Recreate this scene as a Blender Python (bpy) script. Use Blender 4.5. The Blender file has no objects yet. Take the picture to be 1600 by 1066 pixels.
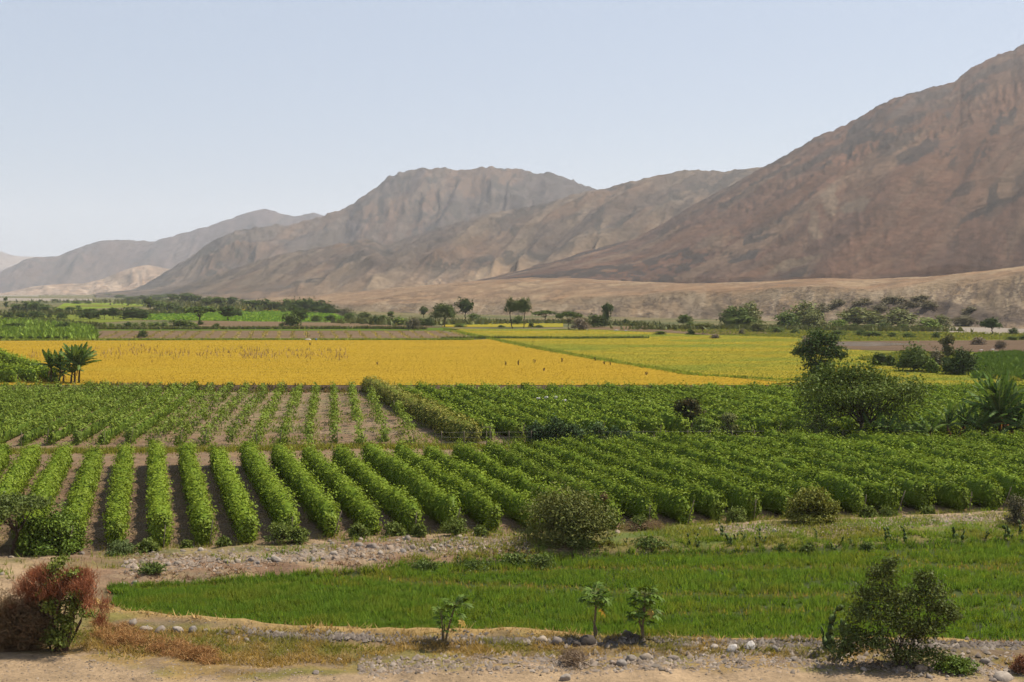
import bpy, math, random
import numpy as np
from mathutils import Vector

R = math.radians
rng = np.random.default_rng(7)
random.seed(7)
scene = bpy.context.scene
COL = scene.collection

# ------------------------------------------------------------------ camera
CAM_H = 14.0
FPX = 2000.0                       # focal length in photograph pixels (1600 wide)
PITCH = math.atan(78.0 / FPX)
cam_d = bpy.data.cameras.new("camera")
cam_d.sensor_width = 36.0
cam_d.lens = 36.0 * FPX / 1600.0
cam_d.clip_start = 0.5
cam_d.clip_end = 40000.0
cam = bpy.data.objects.new("camera", cam_d)
COL.objects.link(cam)
cam.location = (0, 0, CAM_H)
cam.rotation_euler = (math.pi / 2 - PITCH, 0, 0)
scene.camera = cam

# ------------------------------------------------------------------ sky, sun, exposure
SUN = Vector((0.52, 0.28, 0.81)).normalized()
world = bpy.data.worlds.new("World")
scene.world = world
world.use_nodes = True
wt = world.node_tree
wt.nodes.clear()
wo = wt.nodes.new("ShaderNodeOutputWorld")
wb = wt.nodes.new("ShaderNodeBackground")
ws = wt.nodes.new("ShaderNodeTexSky")
ws.sky_type = 'NISHITA'
ws.sun_disc = False
ws.sun_elevation = math.asin(SUN.z)
ws.sun_rotation = math.atan2(SUN.x, SUN.y)
ws.altitude = 0
ws.air_density = 1.0
ws.dust_density = 1.2
ws.ozone_density = 2.5
wb.inputs['Strength'].default_value = 0.10
hazy = wt.nodes.new("ShaderNodeMix")           # thin even veil of dust over the clear sky
hazy.data_type = 'RGBA'
hazy.inputs[0].default_value = 0.75
hazy.inputs[7].default_value = (3.35, 3.8, 4.6, 1)
wt.links.new(ws.outputs[0], hazy.inputs[6])
wt.links.new(hazy.outputs[2], wb.inputs['Color'])
wt.links.new(wb.outputs[0], wo.inputs['Surface'])

sun_d = bpy.data.lights.new("sun", 'SUN')
sun_d.energy = 5.0
sun_d.angle = R(0.5)
sun_d.color = (1.0, 0.90, 0.75)
sun_o = bpy.data.objects.new("sun", sun_d)
COL.objects.link(sun_o)
sun_o.rotation_euler = SUN.to_track_quat('Z', 'Y').to_euler()
sun_o.location = (60, 30, 120)

scene.view_settings.view_transform = 'Standard'
scene.view_settings.look = 'None'
scene.view_settings.exposure = 0.6
scene.view_settings.gamma = 1.0
scene.view_settings.use_curve_mapping = False
scene.render.engine = 'CYCLES'
scene.cycles.max_bounces = 6
scene.cycles.diffuse_bounces = 3
scene.cycles.glossy_bounces = 2
scene.cycles.transmission_bounces = 4
scene.cycles.volume_bounces = 1
scene.cycles.transparent_max_bounces = 6
scene.cycles.use_denoising = True
scene.cycles.denoising_input_passes = 'RGB'
scene.cycles.use_adaptive_sampling = False
scene.cycles.caustics_reflective = False
scene.cycles.caustics_refractive = False

# ------------------------------------------------------------------ geometry helpers
CP, SP = math.cos(PITCH), math.sin(PITCH)


def ray(px, py):
    """World direction (forward component free) of a photograph pixel."""
    px = np.asarray(px, float)
    py = np.asarray(py, float)
    a = (px - 800.0) / FPX
    b = -(py - 533.0) / FPX
    return np.stack([a, CP + b * SP, -SP + b * CP], -1)


def at_dist(px, py, D):
    d = ray(px, py)
    s = np.asarray(D, float) / d[..., 1]
    return np.stack([d[..., 0] * s, d[..., 1] * s, CAM_H + d[..., 2] * s], -1)


def at_z(px, py, z):
    d = ray(px, py)
    s = (z - CAM_H) / d[..., 2]
    return np.stack([d[..., 0] * s, d[..., 1] * s, CAM_H + d[..., 2] * s], -1)


def project(P):
    x, y, z = P[..., 0], P[..., 1], P[..., 2] - CAM_H
    fwd = y * CP - z * SP
    up = y * SP + z * CP
    return 800.0 + FPX * x / fwd, 533.0 - FPX * up / fwd


def smooth(a, b, t):
    t = np.clip((np.asarray(t, float) - a) / (b - a), 0, 1)
    return t * t * (3 - 2 * t)


def _hash(ix, iy, seed):
    h = (ix.astype(np.int64) * 374761393 + iy.astype(np.int64) * 668265263 + seed * 974711) & 0xFFFFFFFF
    h = ((h ^ (h >> 13)) * 1274126177) & 0xFFFFFFFF
    return ((h ^ (h >> 16)) & 0xFFFF) / 65535.0


def vnoise(x, y, seed=0):
    x = np.asarray(x, float)
    y = np.asarray(y, float)
    x, y = np.broadcast_arrays(x, y)
    ix, iy = np.floor(x), np.floor(y)
    fx, fy = x - ix, y - iy
    fx = fx * fx * (3 - 2 * fx)
    fy = fy * fy * (3 - 2 * fy)
    a, b = _hash(ix, iy, seed), _hash(ix + 1, iy, seed)
    c, d = _hash(ix, iy + 1, seed), _hash(ix + 1, iy + 1, seed)
    return (a + (b - a) * fx) * (1 - fy) + (c + (d - c) * fx) * fy


def fbm(x, y, seed=0, octaves=4, gain=0.5):
    s, a, n = 0.0, 1.0, 0.0
    for i in range(octaves):
        s = s + a * vnoise(x * 2 ** i, y * 2 ** i, seed + i * 17)
        n += a
        a *= gain
    return s / n


def ridged(x, y, seed=0, octaves=4, gain=0.5):
    s, a, n = 0.0, 1.0, 0.0
    for i in range(octaves):
        s = s + a * (1 - np.abs(2 * vnoise(x * 2 ** i, y * 2 ** i, seed + i * 31) - 1))
        n += a
        a *= gain
    return s / n


def mix(a, b, t):
    t = np.asarray(t)[..., None]
    return np.asarray(a) * (1 - t) + np.asarray(b) * t


def np_mesh(name, V, polys, fcol=None, vcol=None, smooth_shade=False, mats=(), fmat=None):
    V = np.asarray(V, np.float32)
    polys = [np.asarray(p, np.int32) for p in polys if len(p)]
    me = bpy.data.meshes.new(name)
    me.vertices.add(len(V))
    me.vertices.foreach_set("co", V.ravel())
    idx = np.concatenate([p.ravel() for p in polys])
    tot = np.concatenate([np.full(len(p), p.shape[1], np.int32) for p in polys])
    me.loops.add(len(idx))
    me.loops.foreach_set("vertex_index", idx)
    me.polygons.add(len(tot))
    start = np.zeros(len(tot), np.int32)
    start[1:] = np.cumsum(tot)[:-1]
    me.polygons.foreach_set("loop_start", start)
    for m in mats:
        me.materials.append(m)
    if fmat is not None:
        me.polygons.foreach_set("material_index", np.asarray(fmat, np.int32))
    me.update(calc_edges=True)
    if smooth_shade:
        me.polygons.foreach_set("use_smooth", np.ones(len(tot), bool))
    for c, dom in ((fcol, 'FACE'), (vcol, 'POINT')):
        if c is not None:
            c = np.asarray(c, np.float32)
            if c.shape[1] == 3:
                c = np.concatenate([c, np.ones((len(c), 1), np.float32)], 1)
            a = me.attributes.new("col", 'FLOAT_COLOR', dom)
            a.data.foreach_set("color", c.ravel())
    return me


class Geo:
    """Collects vertices and faces of several shapes for one mesh."""

    def __init__(self):
        self.V, self.Q, self.T, self.cq, self.ct, self.n = [], [], [], [], [], 0

    def add(self, V, Q=None, T=None, col=(1, 1, 1)):
        V = np.asarray(V, float)
        if Q is not None and len(Q):
            Q = np.asarray(Q)
            self.Q.append(Q + self.n)
            c = np.asarray(col, float)
            self.cq.append(np.broadcast_to(c, (len(Q), 3)))
        if T is not None and len(T):
            T = np.asarray(T)
            self.T.append(T + self.n)
            c = np.asarray(col, float)
            self.ct.append(np.broadcast_to(c, (len(T), 3)))
        self.V.append(V)
        self.n += len(V)

    def mesh(self, name, mats, smooth_shade=False):
        polys, cols = [], []
        if self.Q:
            polys.append(np.concatenate(self.Q))
            cols.append(np.concatenate(self.cq))
        if self.T:
            polys.append(np.concatenate(self.T))
            cols.append(np.concatenate(self.ct))
        return np_mesh(name, np.concatenate(self.V), polys, fcol=np.concatenate(cols), mats=mats, smooth_shade=smooth_shade)


def tube(P, rad, sides=6):
    P = np.asarray(P, float)
    rad = np.broadcast_to(np.asarray(rad, float), (len(P),))
    d = np.gradient(P, axis=0)
    d /= np.linalg.norm(d, axis=1, keepdims=True) + 1e-9
    ref = np.where(np.abs(d[:, 2:3]) > 0.9, [[1.0, 0, 0]], [[0, 0, 1.0]])
    u = np.cross(d, ref)
    u /= np.linalg.norm(u, axis=1, keepdims=True) + 1e-9
    v = np.cross(d, u)
    a = np.linspace(0, 2 * np.pi, sides, endpoint=False)
    V = P[:, None] + rad[:, None, None] * (u[:, None] * np.cos(a)[None, :, None] + v[:, None] * np.sin(a)[None, :, None])
    n = len(P)
    i, j = np.meshgrid(np.arange(n - 1), np.arange(sides), indexing='ij')
    k = (j + 1) % sides
    Q = np.stack([i * sides + j, i * sides + k, (i + 1) * sides + k, (i + 1) * sides + j], -1).reshape(-1, 4)
    return V.reshape(-1, 3), Q


def unit(v):
    return v / (np.linalg.norm(v, axis=-1, keepdims=True) + 1e-9)


def leaves(C, N, S, g, aspect=0.62, droop=0.15, tang=None):
    """Folded four-cornered leaves at C facing N, size S: vertices and quads."""
    n = len(C)
    N = unit(N)
    t = g.normal(size=(n, 3)) if tang is None else tang + 0.25 * g.normal(size=(n, 3))
    t = unit(t - (t * N).sum(1, keepdims=True) * N)
    b = np.cross(N, t)
    S = np.asarray(S)[:, None]
    base = C - t * S * 0.5
    tip = C + t * S * 0.5 - np.array([0, 0, 1.0]) * S * droop
    l = C + b * S * 0.5 * aspect - N * S * 0.08
    r = C - b * S * 0.5 * aspect - N * S * 0.08
    V = np.stack([base, r, tip, l], 1).reshape(-1, 3)
    return V, np.arange(4 * n).reshape(n, 4)


def pal(n, cols, g, jit=0.18):
    cols = np.asarray(cols, float)
    w = g.dirichlet(np.ones(len(cols)) * 0.8, size=n)
    return (w @ cols) * (1 + jit * g.normal(size=(n, 1))).clip(0.5, 1.6)


# ------------------------------------------------------------------ object helpers
def tag(o, label=None, cat=None, group=None, kind=None):
    if label:
        o["label"] = label
    if cat:
        o["category"] = cat
    if group:
        o["group"] = group
    if kind:
        o["kind"] = kind
    return o


def link(name, me, parent=None, loc=(0, 0, 0), rotz=0.0, scale=None):
    o = bpy.data.objects.new(name, me)
    COL.objects.link(o)
    o.location = loc
    o.rotation_euler = (0, 0, rotz)
    if scale is not None:
        o.scale = scale
    if parent is not None:
        o.parent = parent
    return o


def thing(name, label, cat, loc=(0, 0, 0), rotz=0.0, group=None, scale=None):
    return tag(link(name, None, None, loc, rotz, scale), label, cat, group)


def ordinal(n):
    w = ["first", "second", "third", "fourth", "fifth", "sixth", "seventh", "eighth", "ninth", "tenth"]
    if n <= 10:
        return w[n - 1]
    suf = 'th' if 10 <= n % 100 <= 20 else {1: 'st', 2: 'nd', 3: 'rd'}.get(n % 10, 'th')
    return f"{n}{suf}"


# ------------------------------------------------------------------ materials
def new_mat(name):
    m = bpy.data.materials.new(name)
    m.use_nodes = True
    t = m.node_tree
    t.nodes.clear()
    out = t.nodes.new("ShaderNodeOutputMaterial")
    return m, t, out


def N(t, typ, **kw):
    n = t.nodes.new(typ)
    for k, v in kw.items():
        setattr(n, k, v)
    return n


def leaf_material(name, trans=0.13, tint=(1.25, 1.15, 0.55), gloss=0.008):
    m, t, out = new_mat(name)
    at = N(t, "ShaderNodeAttribute", attribute_name="col")
    info = N(t, "ShaderNodeObjectInfo")
    hs = N(t, "ShaderNodeHueSaturation")
    mr = N(t, "ShaderNodeMapRange")
    mr.inputs['To Min'].default_value = 0.88
    mr.inputs['To Max'].default_value = 1.12
    t.links.new(info.outputs['Random'], mr.inputs['Value'])
    t.links.new(mr.outputs[0], hs.inputs['Value'])
    t.links.new(at.outputs['Color'], hs.inputs['Color'])
    dif = N(t, "ShaderNodeBsdfDiffuse")
    tr = N(t, "ShaderNodeBsdfTranslucent")
    gl = N(t, "ShaderNodeBsdfGlossy")
    gl.inputs['Roughness'].default_value = 0.5
    gl.inputs['Color'].default_value = (0.9, 0.95, 0.9, 1)
    mul = N(t, "ShaderNodeMix", data_type='RGBA', blend_type='MULTIPLY')
    mul.inputs[0].default_value = 1.0
    mul.inputs[7].default_value = (*tint, 1)
    t.links.new(hs.outputs[0], mul.inputs[6])
    t.links.new(hs.outputs[0], dif.inputs['Color'])
    t.links.new(mul.outputs[2], tr.inputs['Color'])
    m1 = N(t, "ShaderNodeMixShader")
    m1.inputs[0].default_value = trans
    t.links.new(dif.outputs[0], m1.inputs[1])
    t.links.new(tr.outputs[0], m1.inputs[2])
    m2 = N(t, "ShaderNodeMixShader")
    m2.inputs[0].default_value = gloss
    t.links.new(m1.outputs[0], m2.inputs[1])
    t.links.new(gl.outputs[0], m2.inputs[2])
    t.links.new(m2.outputs[0], out.inputs['Surface'])
    return m


def earth_material(name, fine=6.0, coarse=0.7, stretch=(1, 1, 1), vary=0.5, bump=0.5, bump_dist=0.06, rough=0.95, pebbles=0.0, color=None, color2=None, peb_scale=7.0, gain=0.58):
    """Base colour from the 'col' attribute (or a colour), broken up by noise, with relief."""
    m, t, out = new_mat(name)
    tc = N(t, "ShaderNodeTexCoord")
    mp = N(t, "ShaderNodeMapping")
    mp.inputs['Scale'].default_value = stretch
    t.links.new(tc.outputs['Object'], mp.inputs['Vector'])
    n1 = N(t, "ShaderNodeTexNoise")
    n1.inputs['Scale'].default_value = fine
    n1.inputs['Detail'].default_value = 6
    n1.inputs['Roughness'].default_value = 0.65
    n2 = N(t, "ShaderNodeTexNoise")
    n2.inputs['Scale'].default_value = coarse
    n2.inputs['Detail'].default_value = 5
    n2.inputs['Roughness'].default_value = 0.6
    for n in (n1, n2):
        t.links.new(mp.outputs[0], n.inputs['Vector'])
    add = N(t, "ShaderNodeMath", operation='ADD')
    t.links.new(n1.outputs[0], add.inputs[0])
    t.links.new(n2.outputs[0], add.inputs[1])
    mr = N(t, "ShaderNodeMapRange")
    mr.inputs['From Min'].default_value = 0.65
    mr.inputs['From Max'].default_value = 1.35
    mr.inputs['To Min'].default_value = (1 - vary) * gain
    mr.inputs['To Max'].default_value = (1 + vary) * gain
    t.links.new(add.outputs[0], mr.inputs['Value'])
    if color is None:
        at = N(t, "ShaderNodeAttribute", attribute_name="col")
        src = at.outputs['Color']
    elif color2 is not None:
        cm = N(t, "ShaderNodeMix", data_type='RGBA')
        cm.inputs[6].default_value = (*color, 1)
        cm.inputs[7].default_value = (*color2, 1)
        cr = N(t, "ShaderNodeMapRange")
        cr.inputs['From Min'].default_value = 0.42
        cr.inputs['From Max'].default_value = 0.62
        t.links.new(n2.outputs[0], cr.inputs['Value'])
        t.links.new(cr.outputs[0], cm.inputs[0])
        src = cm.outputs[2]
    else:
        rgb = N(t, "ShaderNodeRGB")
        rgb.outputs[0].default_value = (*color, 1)
        src = rgb.outputs[0]
    mul = N(t, "ShaderNodeVectorMath", operation='SCALE')
    t.links.new(src, mul.inputs[0])
    t.links.new(mr.outputs[0], mul.inputs['Scale'])
    colr = mul.outputs[0]
    height = add.outputs[0]
    if pebbles > 0:
        vo = N(t, "ShaderNodeTexVoronoi")
        vo.inputs['Scale'].default_value = peb_scale
        t.links.new(mp.outputs[0], vo.inputs['Vector'])
        sel = N(t, "ShaderNodeMapRange")
        sel.inputs['From Min'].default_value = 0.28
        sel.inputs['From Max'].default_value = 0.16
        t.links.new(vo.outputs['Distance'], sel.inputs['Value'])
        ss = N(t, "ShaderNodeSeparateColor")
        t.links.new(vo.outputs['Color'], ss.inputs[0])
        gate = N(t, "ShaderNodeMath", operation='LESS_THAN')
        gate.inputs[1].default_value = pebbles
        t.links.new(ss.outputs[0], gate.inputs[0])
        mm = N(t, "ShaderNodeMath", operation='MULTIPLY')
        t.links.new(sel.outputs[0], mm.inputs[0])
        t.links.new(gate.outputs[0], mm.inputs[1])
        pc = N(t, "ShaderNodeMix", data_type='RGBA')
        pc.inputs[6].default_value = (0.10, 0.085, 0.08, 1)
        pc.inputs[7].default_value = (0.27, 0.24, 0.215, 1)
        t.links.new(ss.outputs[1], pc.inputs[0])
        cm2 = N(t, "ShaderNodeMix", data_type='RGBA')
        t.links.new(mm.outputs[0], cm2.inputs[0])
        t.links.new(colr, cm2.inputs[6])
        t.links.new(pc.outputs[2], cm2.inputs[7])
        colr = cm2.outputs[2]
        ha = N(t, "ShaderNodeMath", operation='ADD')
        t.links.new(height, ha.inputs[0])
        t.links.new(mm.outputs[0], ha.inputs[1])
        height = ha.outputs[0]
    bs = N(t, "ShaderNodeBsdfPrincipled")
    bs.inputs['Roughness'].default_value = rough
    bs.inputs['Specular IOR Level'].default_value = 0.15
    t.links.new(colr, bs.inputs['Base Color'])
    bp = N(t, "ShaderNodeBump")
    bp.inputs['Strength'].default_value = bump
    bp.inputs['Distance'].default_value = bump_dist
    t.links.new(height, bp.inputs['Height'])
    t.links.new(bp.outputs[0], bs.inputs['Normal'])
    t.links.new(bs.outputs[0], out.inputs['Surface'])
    return m


M_LEAF = leaf_material("leaf_green")
M_BROADLEAF = leaf_material("broad_leaf", trans=0.25, gloss=0.008)
M_GRASS = leaf_material("grass_blades", trans=0.4, tint=(1.2, 1.15, 0.6), gloss=0.006)
M_DRY = leaf_material("dry_stems", trans=0.2, tint=(1.1, 1.0, 0.8), gloss=0.004)
M_BARK = earth_material("bark", fine=14, coarse=3, vary=0.45, bump=0.6, bump_dist=0.03)
M_SOIL = earth_material("soil", fine=5.0, coarse=0.55, vary=0.42, bump=0.9, bump_dist=0.12, pebbles=0.16, peb_scale=5.0)
M_FLOOR = earth_material("valley_soil", fine=0.6, coarse=0.05, stretch=(0.4, 1, 1), vary=0.35, bump=0.3, bump_dist=0.3, gain=0.45)
M_ROCK = earth_material("mountain_rock", fine=0.16, coarse=0.022, stretch=(1, .45, 1), vary=0.55, bump=0.35, bump_dist=3.0, gain=0.385)
M_CLIFF = earth_material("cliff_rock", fine=0.35, coarse=0.05, vary=0.38, bump=0.9, bump_dist=1.6, gain=0.50)
M_STONE = earth_material("river_stone", fine=9, coarse=2.0, vary=0.35, bump=0.35, bump_dist=0.03, rough=0.85)
M_CLOTH = earth_material("plain_paint", fine=8, coarse=2, vary=0.12, bump=0.1, bump_dist=0.02, rough=0.8)


def field_material(name, c1, c2, c3, xs=0.02, ys=0.25, patch=0.03, thr=(0.55, 0.68), gain=0.62):
    """Crop seen from afar: thin streaks along the rows and patches of another colour."""
    c1, c2, c3 = [tuple(v * gain for v in q) for q in (c1, c2, c3)]
    m, t, out = new_mat(name)
    tc = N(t, "ShaderNodeTexCoord")
    mp = N(t, "ShaderNodeMapping")
    mp.inputs['Scale'].default_value = (xs, ys, 1)
    t.links.new(tc.outputs['Object'], mp.inputs['Vector'])
    n1 = N(t, "ShaderNodeTexNoise")
    n1.inputs['Scale'].default_value = 1.0
    n1.inputs['Detail'].default_value = 7
    n1.inputs['Roughness'].default_value = 0.7
    t.links.new(mp.outputs[0], n1.inputs['Vector'])
    mp2 = N(t, "ShaderNodeMapping")
    mp2.inputs['Scale'].default_value = (patch, patch * 3, 1)
    t.links.new(tc.outputs['Object'], mp2.inputs['Vector'])
    n2 = N(t, "ShaderNodeTexNoise")
    n2.inputs['Scale'].default_value = 1.0
    n2.inputs['Detail'].default_value = 6
    n2.inputs['Roughness'].default_value = 0.7
    t.links.new(mp2.outputs[0], n2.inputs['Vector'])
    a = N(t, "ShaderNodeMix", data_type='RGBA')
    a.inputs[6].default_value = (*c1, 1)
    a.inputs[7].default_value = (*c2, 1)
    r1 = N(t, "ShaderNodeMapRange")
    r1.inputs['From Min'].default_value = 0.35
    r1.inputs['From Max'].default_value = 0.65
    t.links.new(n1.outputs[0], r1.inputs['Value'])
    t.links.new(r1.outputs[0], a.inputs[0])
    b = N(t, "ShaderNodeMix", data_type='RGBA')
    b.inputs[7].default_value = (*c3, 1)
    r2 = N(t, "ShaderNodeMapRange")
    r2.inputs['From Min'].default_value = thr[0]
    r2.inputs['From Max'].default_value = thr[1]
    t.links.new(n2.outputs[0], r2.inputs['Value'])
    t.links.new(r2.outputs[0], b.inputs[0])
    t.links.new(a.outputs[2], b.inputs[6])
    d = N(t, "ShaderNodeBsdfDiffuse")
    t.links.new(b.outputs[2], d.inputs['Color'])
    bp = N(t, "ShaderNodeBump")
    bp.inputs['Strength'].default_value = 0.4
    bp.inputs['Distance'].default_value = 0.3
    t.links.new(n1.outputs[0], bp.inputs['Height'])
    t.links.new(bp.outputs[0], d.inputs['Normal'])
    t.links.new(d.outputs[0], out.inputs['Surface'])
    return m


# ------------------------------------------------------------------ ground shape
def edge_line(pts, z=0.0):
    P = at_z([p[0] for p in pts], [p[1] for p in pts], z)
    return P[:, 0], P[:, 1]


EV = edge_line([(-300, 872), (0, 868), (160, 862), (270, 858), (420, 849), (540, 840), (680, 836), (800, 834), (900, 836), (985, 826), (1170, 814), (1330, 808), (1600, 797), (1900, 785)])
EB = edge_line([(-300, 935), (60, 935), (185, 915), (420, 900), (520, 893), (600, 890), (640, 880), (800, 875), (900, 868), (1000, 862), (1150, 858), (1300, 852), (1600, 842), (1900, 832)])
EF = edge_line([(-300, 938), (60, 938), (165, 942), (200, 955), (320, 968), (480, 978), (640, 985), (800, 986), (950, 993), (1100, 996), (1300, 1000), (1600, 1001), (1900, 1001)])
STEP_Y = 178.5


def y_vine(x):
    return np.interp(x, *EV)


def y_back(x):
    return np.interp(x, *EB)


def y_front(x):
    return np.interp(x, *EF)


def gz(x, y):
    x = np.asarray(x, float)
    y = np.asarray(y, float)
    yv, yb, yf = y_vine(x), y_back(x), y_front(x)
    t = np.clip((y - yb) / np.maximum(yv - yb, 0.5), 0, 1)
    bank = 0.30 * np.sin(np.pi * t) ** 0.8
    rice = -0.22 * smooth(yf, yf + 0.6, y) * (1 - smooth(yb - 0.6, yb, y))
    dike = 0.16 * np.exp(-((y - yf + 0.6) / 0.5) ** 2) + 0.10 * np.exp(-((y - yf + 1.9) / 0.5) ** 2)
    out_rice = 1 - smooth(yf - 0.2, yf + 0.6, y) * (1 - smooth(yb - 0.6, yb + 0.2, y))
    near = 1 - smooth(yv - 0.5, yv + 1.0, y)
    rough = (fbm(x * 0.9, y * 0.9, 3) - 0.5) * 0.30 * near * out_rice + (fbm(x * 0.25, y * 0.25, 5, 3) - 0.5) * 0.25 * near * out_rice
    fine = (fbm(x * 1.5, y * 1.5, 9, 3) - 0.5) * 0.07
    step = 0.8 * smooth(STEP_Y - 0.8, STEP_Y + 0.4, y + 0.6 * (fbm(x * 0.3, y * 0, 21, 2) - 0.5))
    far = smooth(110, 130, y)
    emb = np.where(y < 40, (40 - y) / 38.0 * 12.3, 0.0)
    return bank + rice + dike + rough + fine * (1 - far) + step + emb


def ground(px, py):
    """Point on the ground seen at a photograph pixel."""
    px = np.asarray(px, float)
    py = np.asarray(py, float)
    z = np.zeros(np.broadcast(px, py).shape)
    for _ in range(5):
        P = at_z(px, py, z)
        z = gz(P[..., 0], P[..., 1])
    return P


def G(px, py):
    P = ground(px, py)
    return Vector((float(P[0]), float(P[1]), float(gz(P[0], P[1]))))


def grid_faces(nu, nv):
    i, j = np.meshgrid(np.arange(nv - 1), np.arange(nu - 1), indexing='ij')
    return np.stack([i * nu + j, i * nu + j + 1, (i + 1) * nu + j + 1, (i + 1) * nu + j], -1).reshape(-1, 4)


# near ground: vineyard soil, stony bank, paddy, dike, track
xs = np.linspace(-70, 82, 420)
ys = np.concatenate([np.arange(-30, 40, 5.0), np.arange(40, 84, 0.3), np.arange(84, 125.01, 0.45)])
X, Y = np.meshgrid(xs, ys)
Z = gz(X, Y)
PX, PY = project(np.stack([X, Y, np.minimum(Z, 3)], -1))
SAND, SOILV = np.array([.39, .28, .17]), np.array([.25, .163, .098])
OLIVE, STRAW, RUBBLE, GREENG = np.array([.22, .19, .055]), np.array([.46, .31, .12]), np.array([.23, .165, .115]), np.array([.13, .17, .035])
PADDY, REDBR = np.array([.06, .085, .02]), np.array([.24, .13, .075])
yv, yb, yf = y_vine(X), y_back(X), y_front(X)
n1, n2, n3 = fbm(X * .35, Y * .5, 40), fbm(X * .9, Y * 1.2, 41), fbm(X * .15, Y * .22, 42, 3)
c = np.broadcast_to(SOILV, X.shape + (3,)).copy()
c = mix(c, SAND * 0.72, smooth(.48, .62, n1) * 0.7)
c = mix(c, STRAW * 0.8, smooth(.58, .66, n2) * 0.35)
on_bank = smooth(yb - .3, yb + .3, Y) * (1 - smooth(yv - .4, yv + .4, Y))
right = smooth(640, 1010, PX + 260 * (n3 - .5))
bankc = mix(mix(SAND, RUBBLE, smooth(.45, .6, n2) * .65), REDBR, smooth(.52, .66, n1) * .6)
bankc = mix(bankc, mix(OLIVE, GREENG, smooth(.45, .6, n2)), np.clip(right * smooth(.30, .50, n1) * 1.1 + .55 * smooth(.55, .65, n3), 0, 1))
band = np.exp(-((Y - yv + 1.3 - 1.2 * (n3 - .5)) / 1.0) ** 2) * smooth(1090, 1200, PX) * smooth(.34, .50, n2)
bankc = mix(bankc, SAND * 1.05, band)
c = mix(c, bankc, on_bank)
c = mix(c, PADDY, smooth(yf - .1, yf + .3, Y) * (1 - smooth(yb - .3, yb + .1, Y)) * smooth(150, 185, PX))
fr = 1 - smooth(yf - .25, yf + .1, Y)
frc = mix(mix(OLIVE, STRAW * .8, smooth(.42, .6, n1)), RUBBLE, smooth(.50, .64, n2) * .7)
strip = np.exp(-((Y - yf + .55) / .4) ** 2)
frc = mix(frc, STRAW, strip * .85)
frc = mix(frc, RUBBLE * .8, np.exp(-((Y - yf + 1.75) / .5) ** 2) * smooth(380, 520, PX) * .85)
track_edge = np.interp(PX, [-400, 0, 130, 280, 420, 520, 660, 800, 950, 1200, 1400, 1600, 2000], [1008, 1012, 1026, 1062, 1062, 1052, 1043, 1037, 1042, 1044, 1050, 1062, 1075])
track = smooth(track_edge - 6, track_edge + 6, PY + 26 * (n2 - .5))
frc = mix(frc, SAND * 1.12 * (0.85 + .3 * n1[..., None]), track)
left = (1 - smooth(20, 150, PX + 60 * (n2 - .5))) * smooth(872, 885, PY) * (1 - smooth(985, 1000, PY))
c = mix(c, frc, fr)
c = mix(c, SAND * 1.15, left)
me = np_mesh("soil", np.stack([X, Y, Z], -1).reshape(-1, 3), [grid_faces(len(xs), len(ys))], vcol=c.reshape(-1, 3), smooth_shade=True, mats=[M_SOIL])
tag(link("ground", me), kind="structure")

# vineyard ground farther back with the earth step up to the yellow field
xs2 = np.linspace(-110, 120, 260)
ys2 = np.concatenate([np.arange(124.9, 174, 1.2), np.arange(174, 183, 0.25)])
X, Y = np.meshgrid(xs2, ys2)
Z = gz(X, Y) - 0.02 * (Y < 126)
n1, n2 = fbm(X * .3, Y * .3, 50), fbm(X * 1.1, Y * 1.1, 51)
c = mix(SOILV * 1.15, SAND * .85, smooth(.42, .6, n1))
c = mix(c, np.array([.12, .15, .035]), smooth(.50, .64, n2) * .55)
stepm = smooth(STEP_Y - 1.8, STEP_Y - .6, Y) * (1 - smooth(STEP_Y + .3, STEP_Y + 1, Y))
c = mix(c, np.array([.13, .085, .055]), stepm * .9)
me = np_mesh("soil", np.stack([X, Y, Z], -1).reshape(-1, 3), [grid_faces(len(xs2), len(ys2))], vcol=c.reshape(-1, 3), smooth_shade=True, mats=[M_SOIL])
tag(link("vineyard_ground", me), kind="structure")

# valley floor out to the mountains
xs3 = np.concatenate([np.arange(-12000, -600, 400.0), np.arange(-600, 600, 15.0), np.arange(600, 12001, 400.0)])
ys3 = np.concatenate([[-400, 0, 60, 120, 124.0, 182.3], np.arange(182.5, 400, 8.0), np.arange(400, 1000, 20.0), np.geomspace(1000, 13500, 40)])
X, Y = np.meshgrid(xs3, ys3)
Z = np.where(Y > 182.4, 0.78, np.where(Y < 45, -1.5, -0.9))
n1, n2 = fbm(X * .012, Y * .02, 60), fbm(X * .05, Y * .08, 61)
c = mix(np.array([.20, .18, .06]), np.array([.28, .215, .095]), smooth(.4, .62, n1))
c = mix(c, np.array([.08, .115, .03]), smooth(.5, .66, n2) * .8)
me = np_mesh("valley_soil", np.stack([X, Y, Z], -1).reshape(-1, 3), [grid_faces(len(xs3), len(ys3))], vcol=c.reshape(-1, 3), mats=[M_FLOOR])
tag(link("valley_floor", me), kind="structure")


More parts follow.
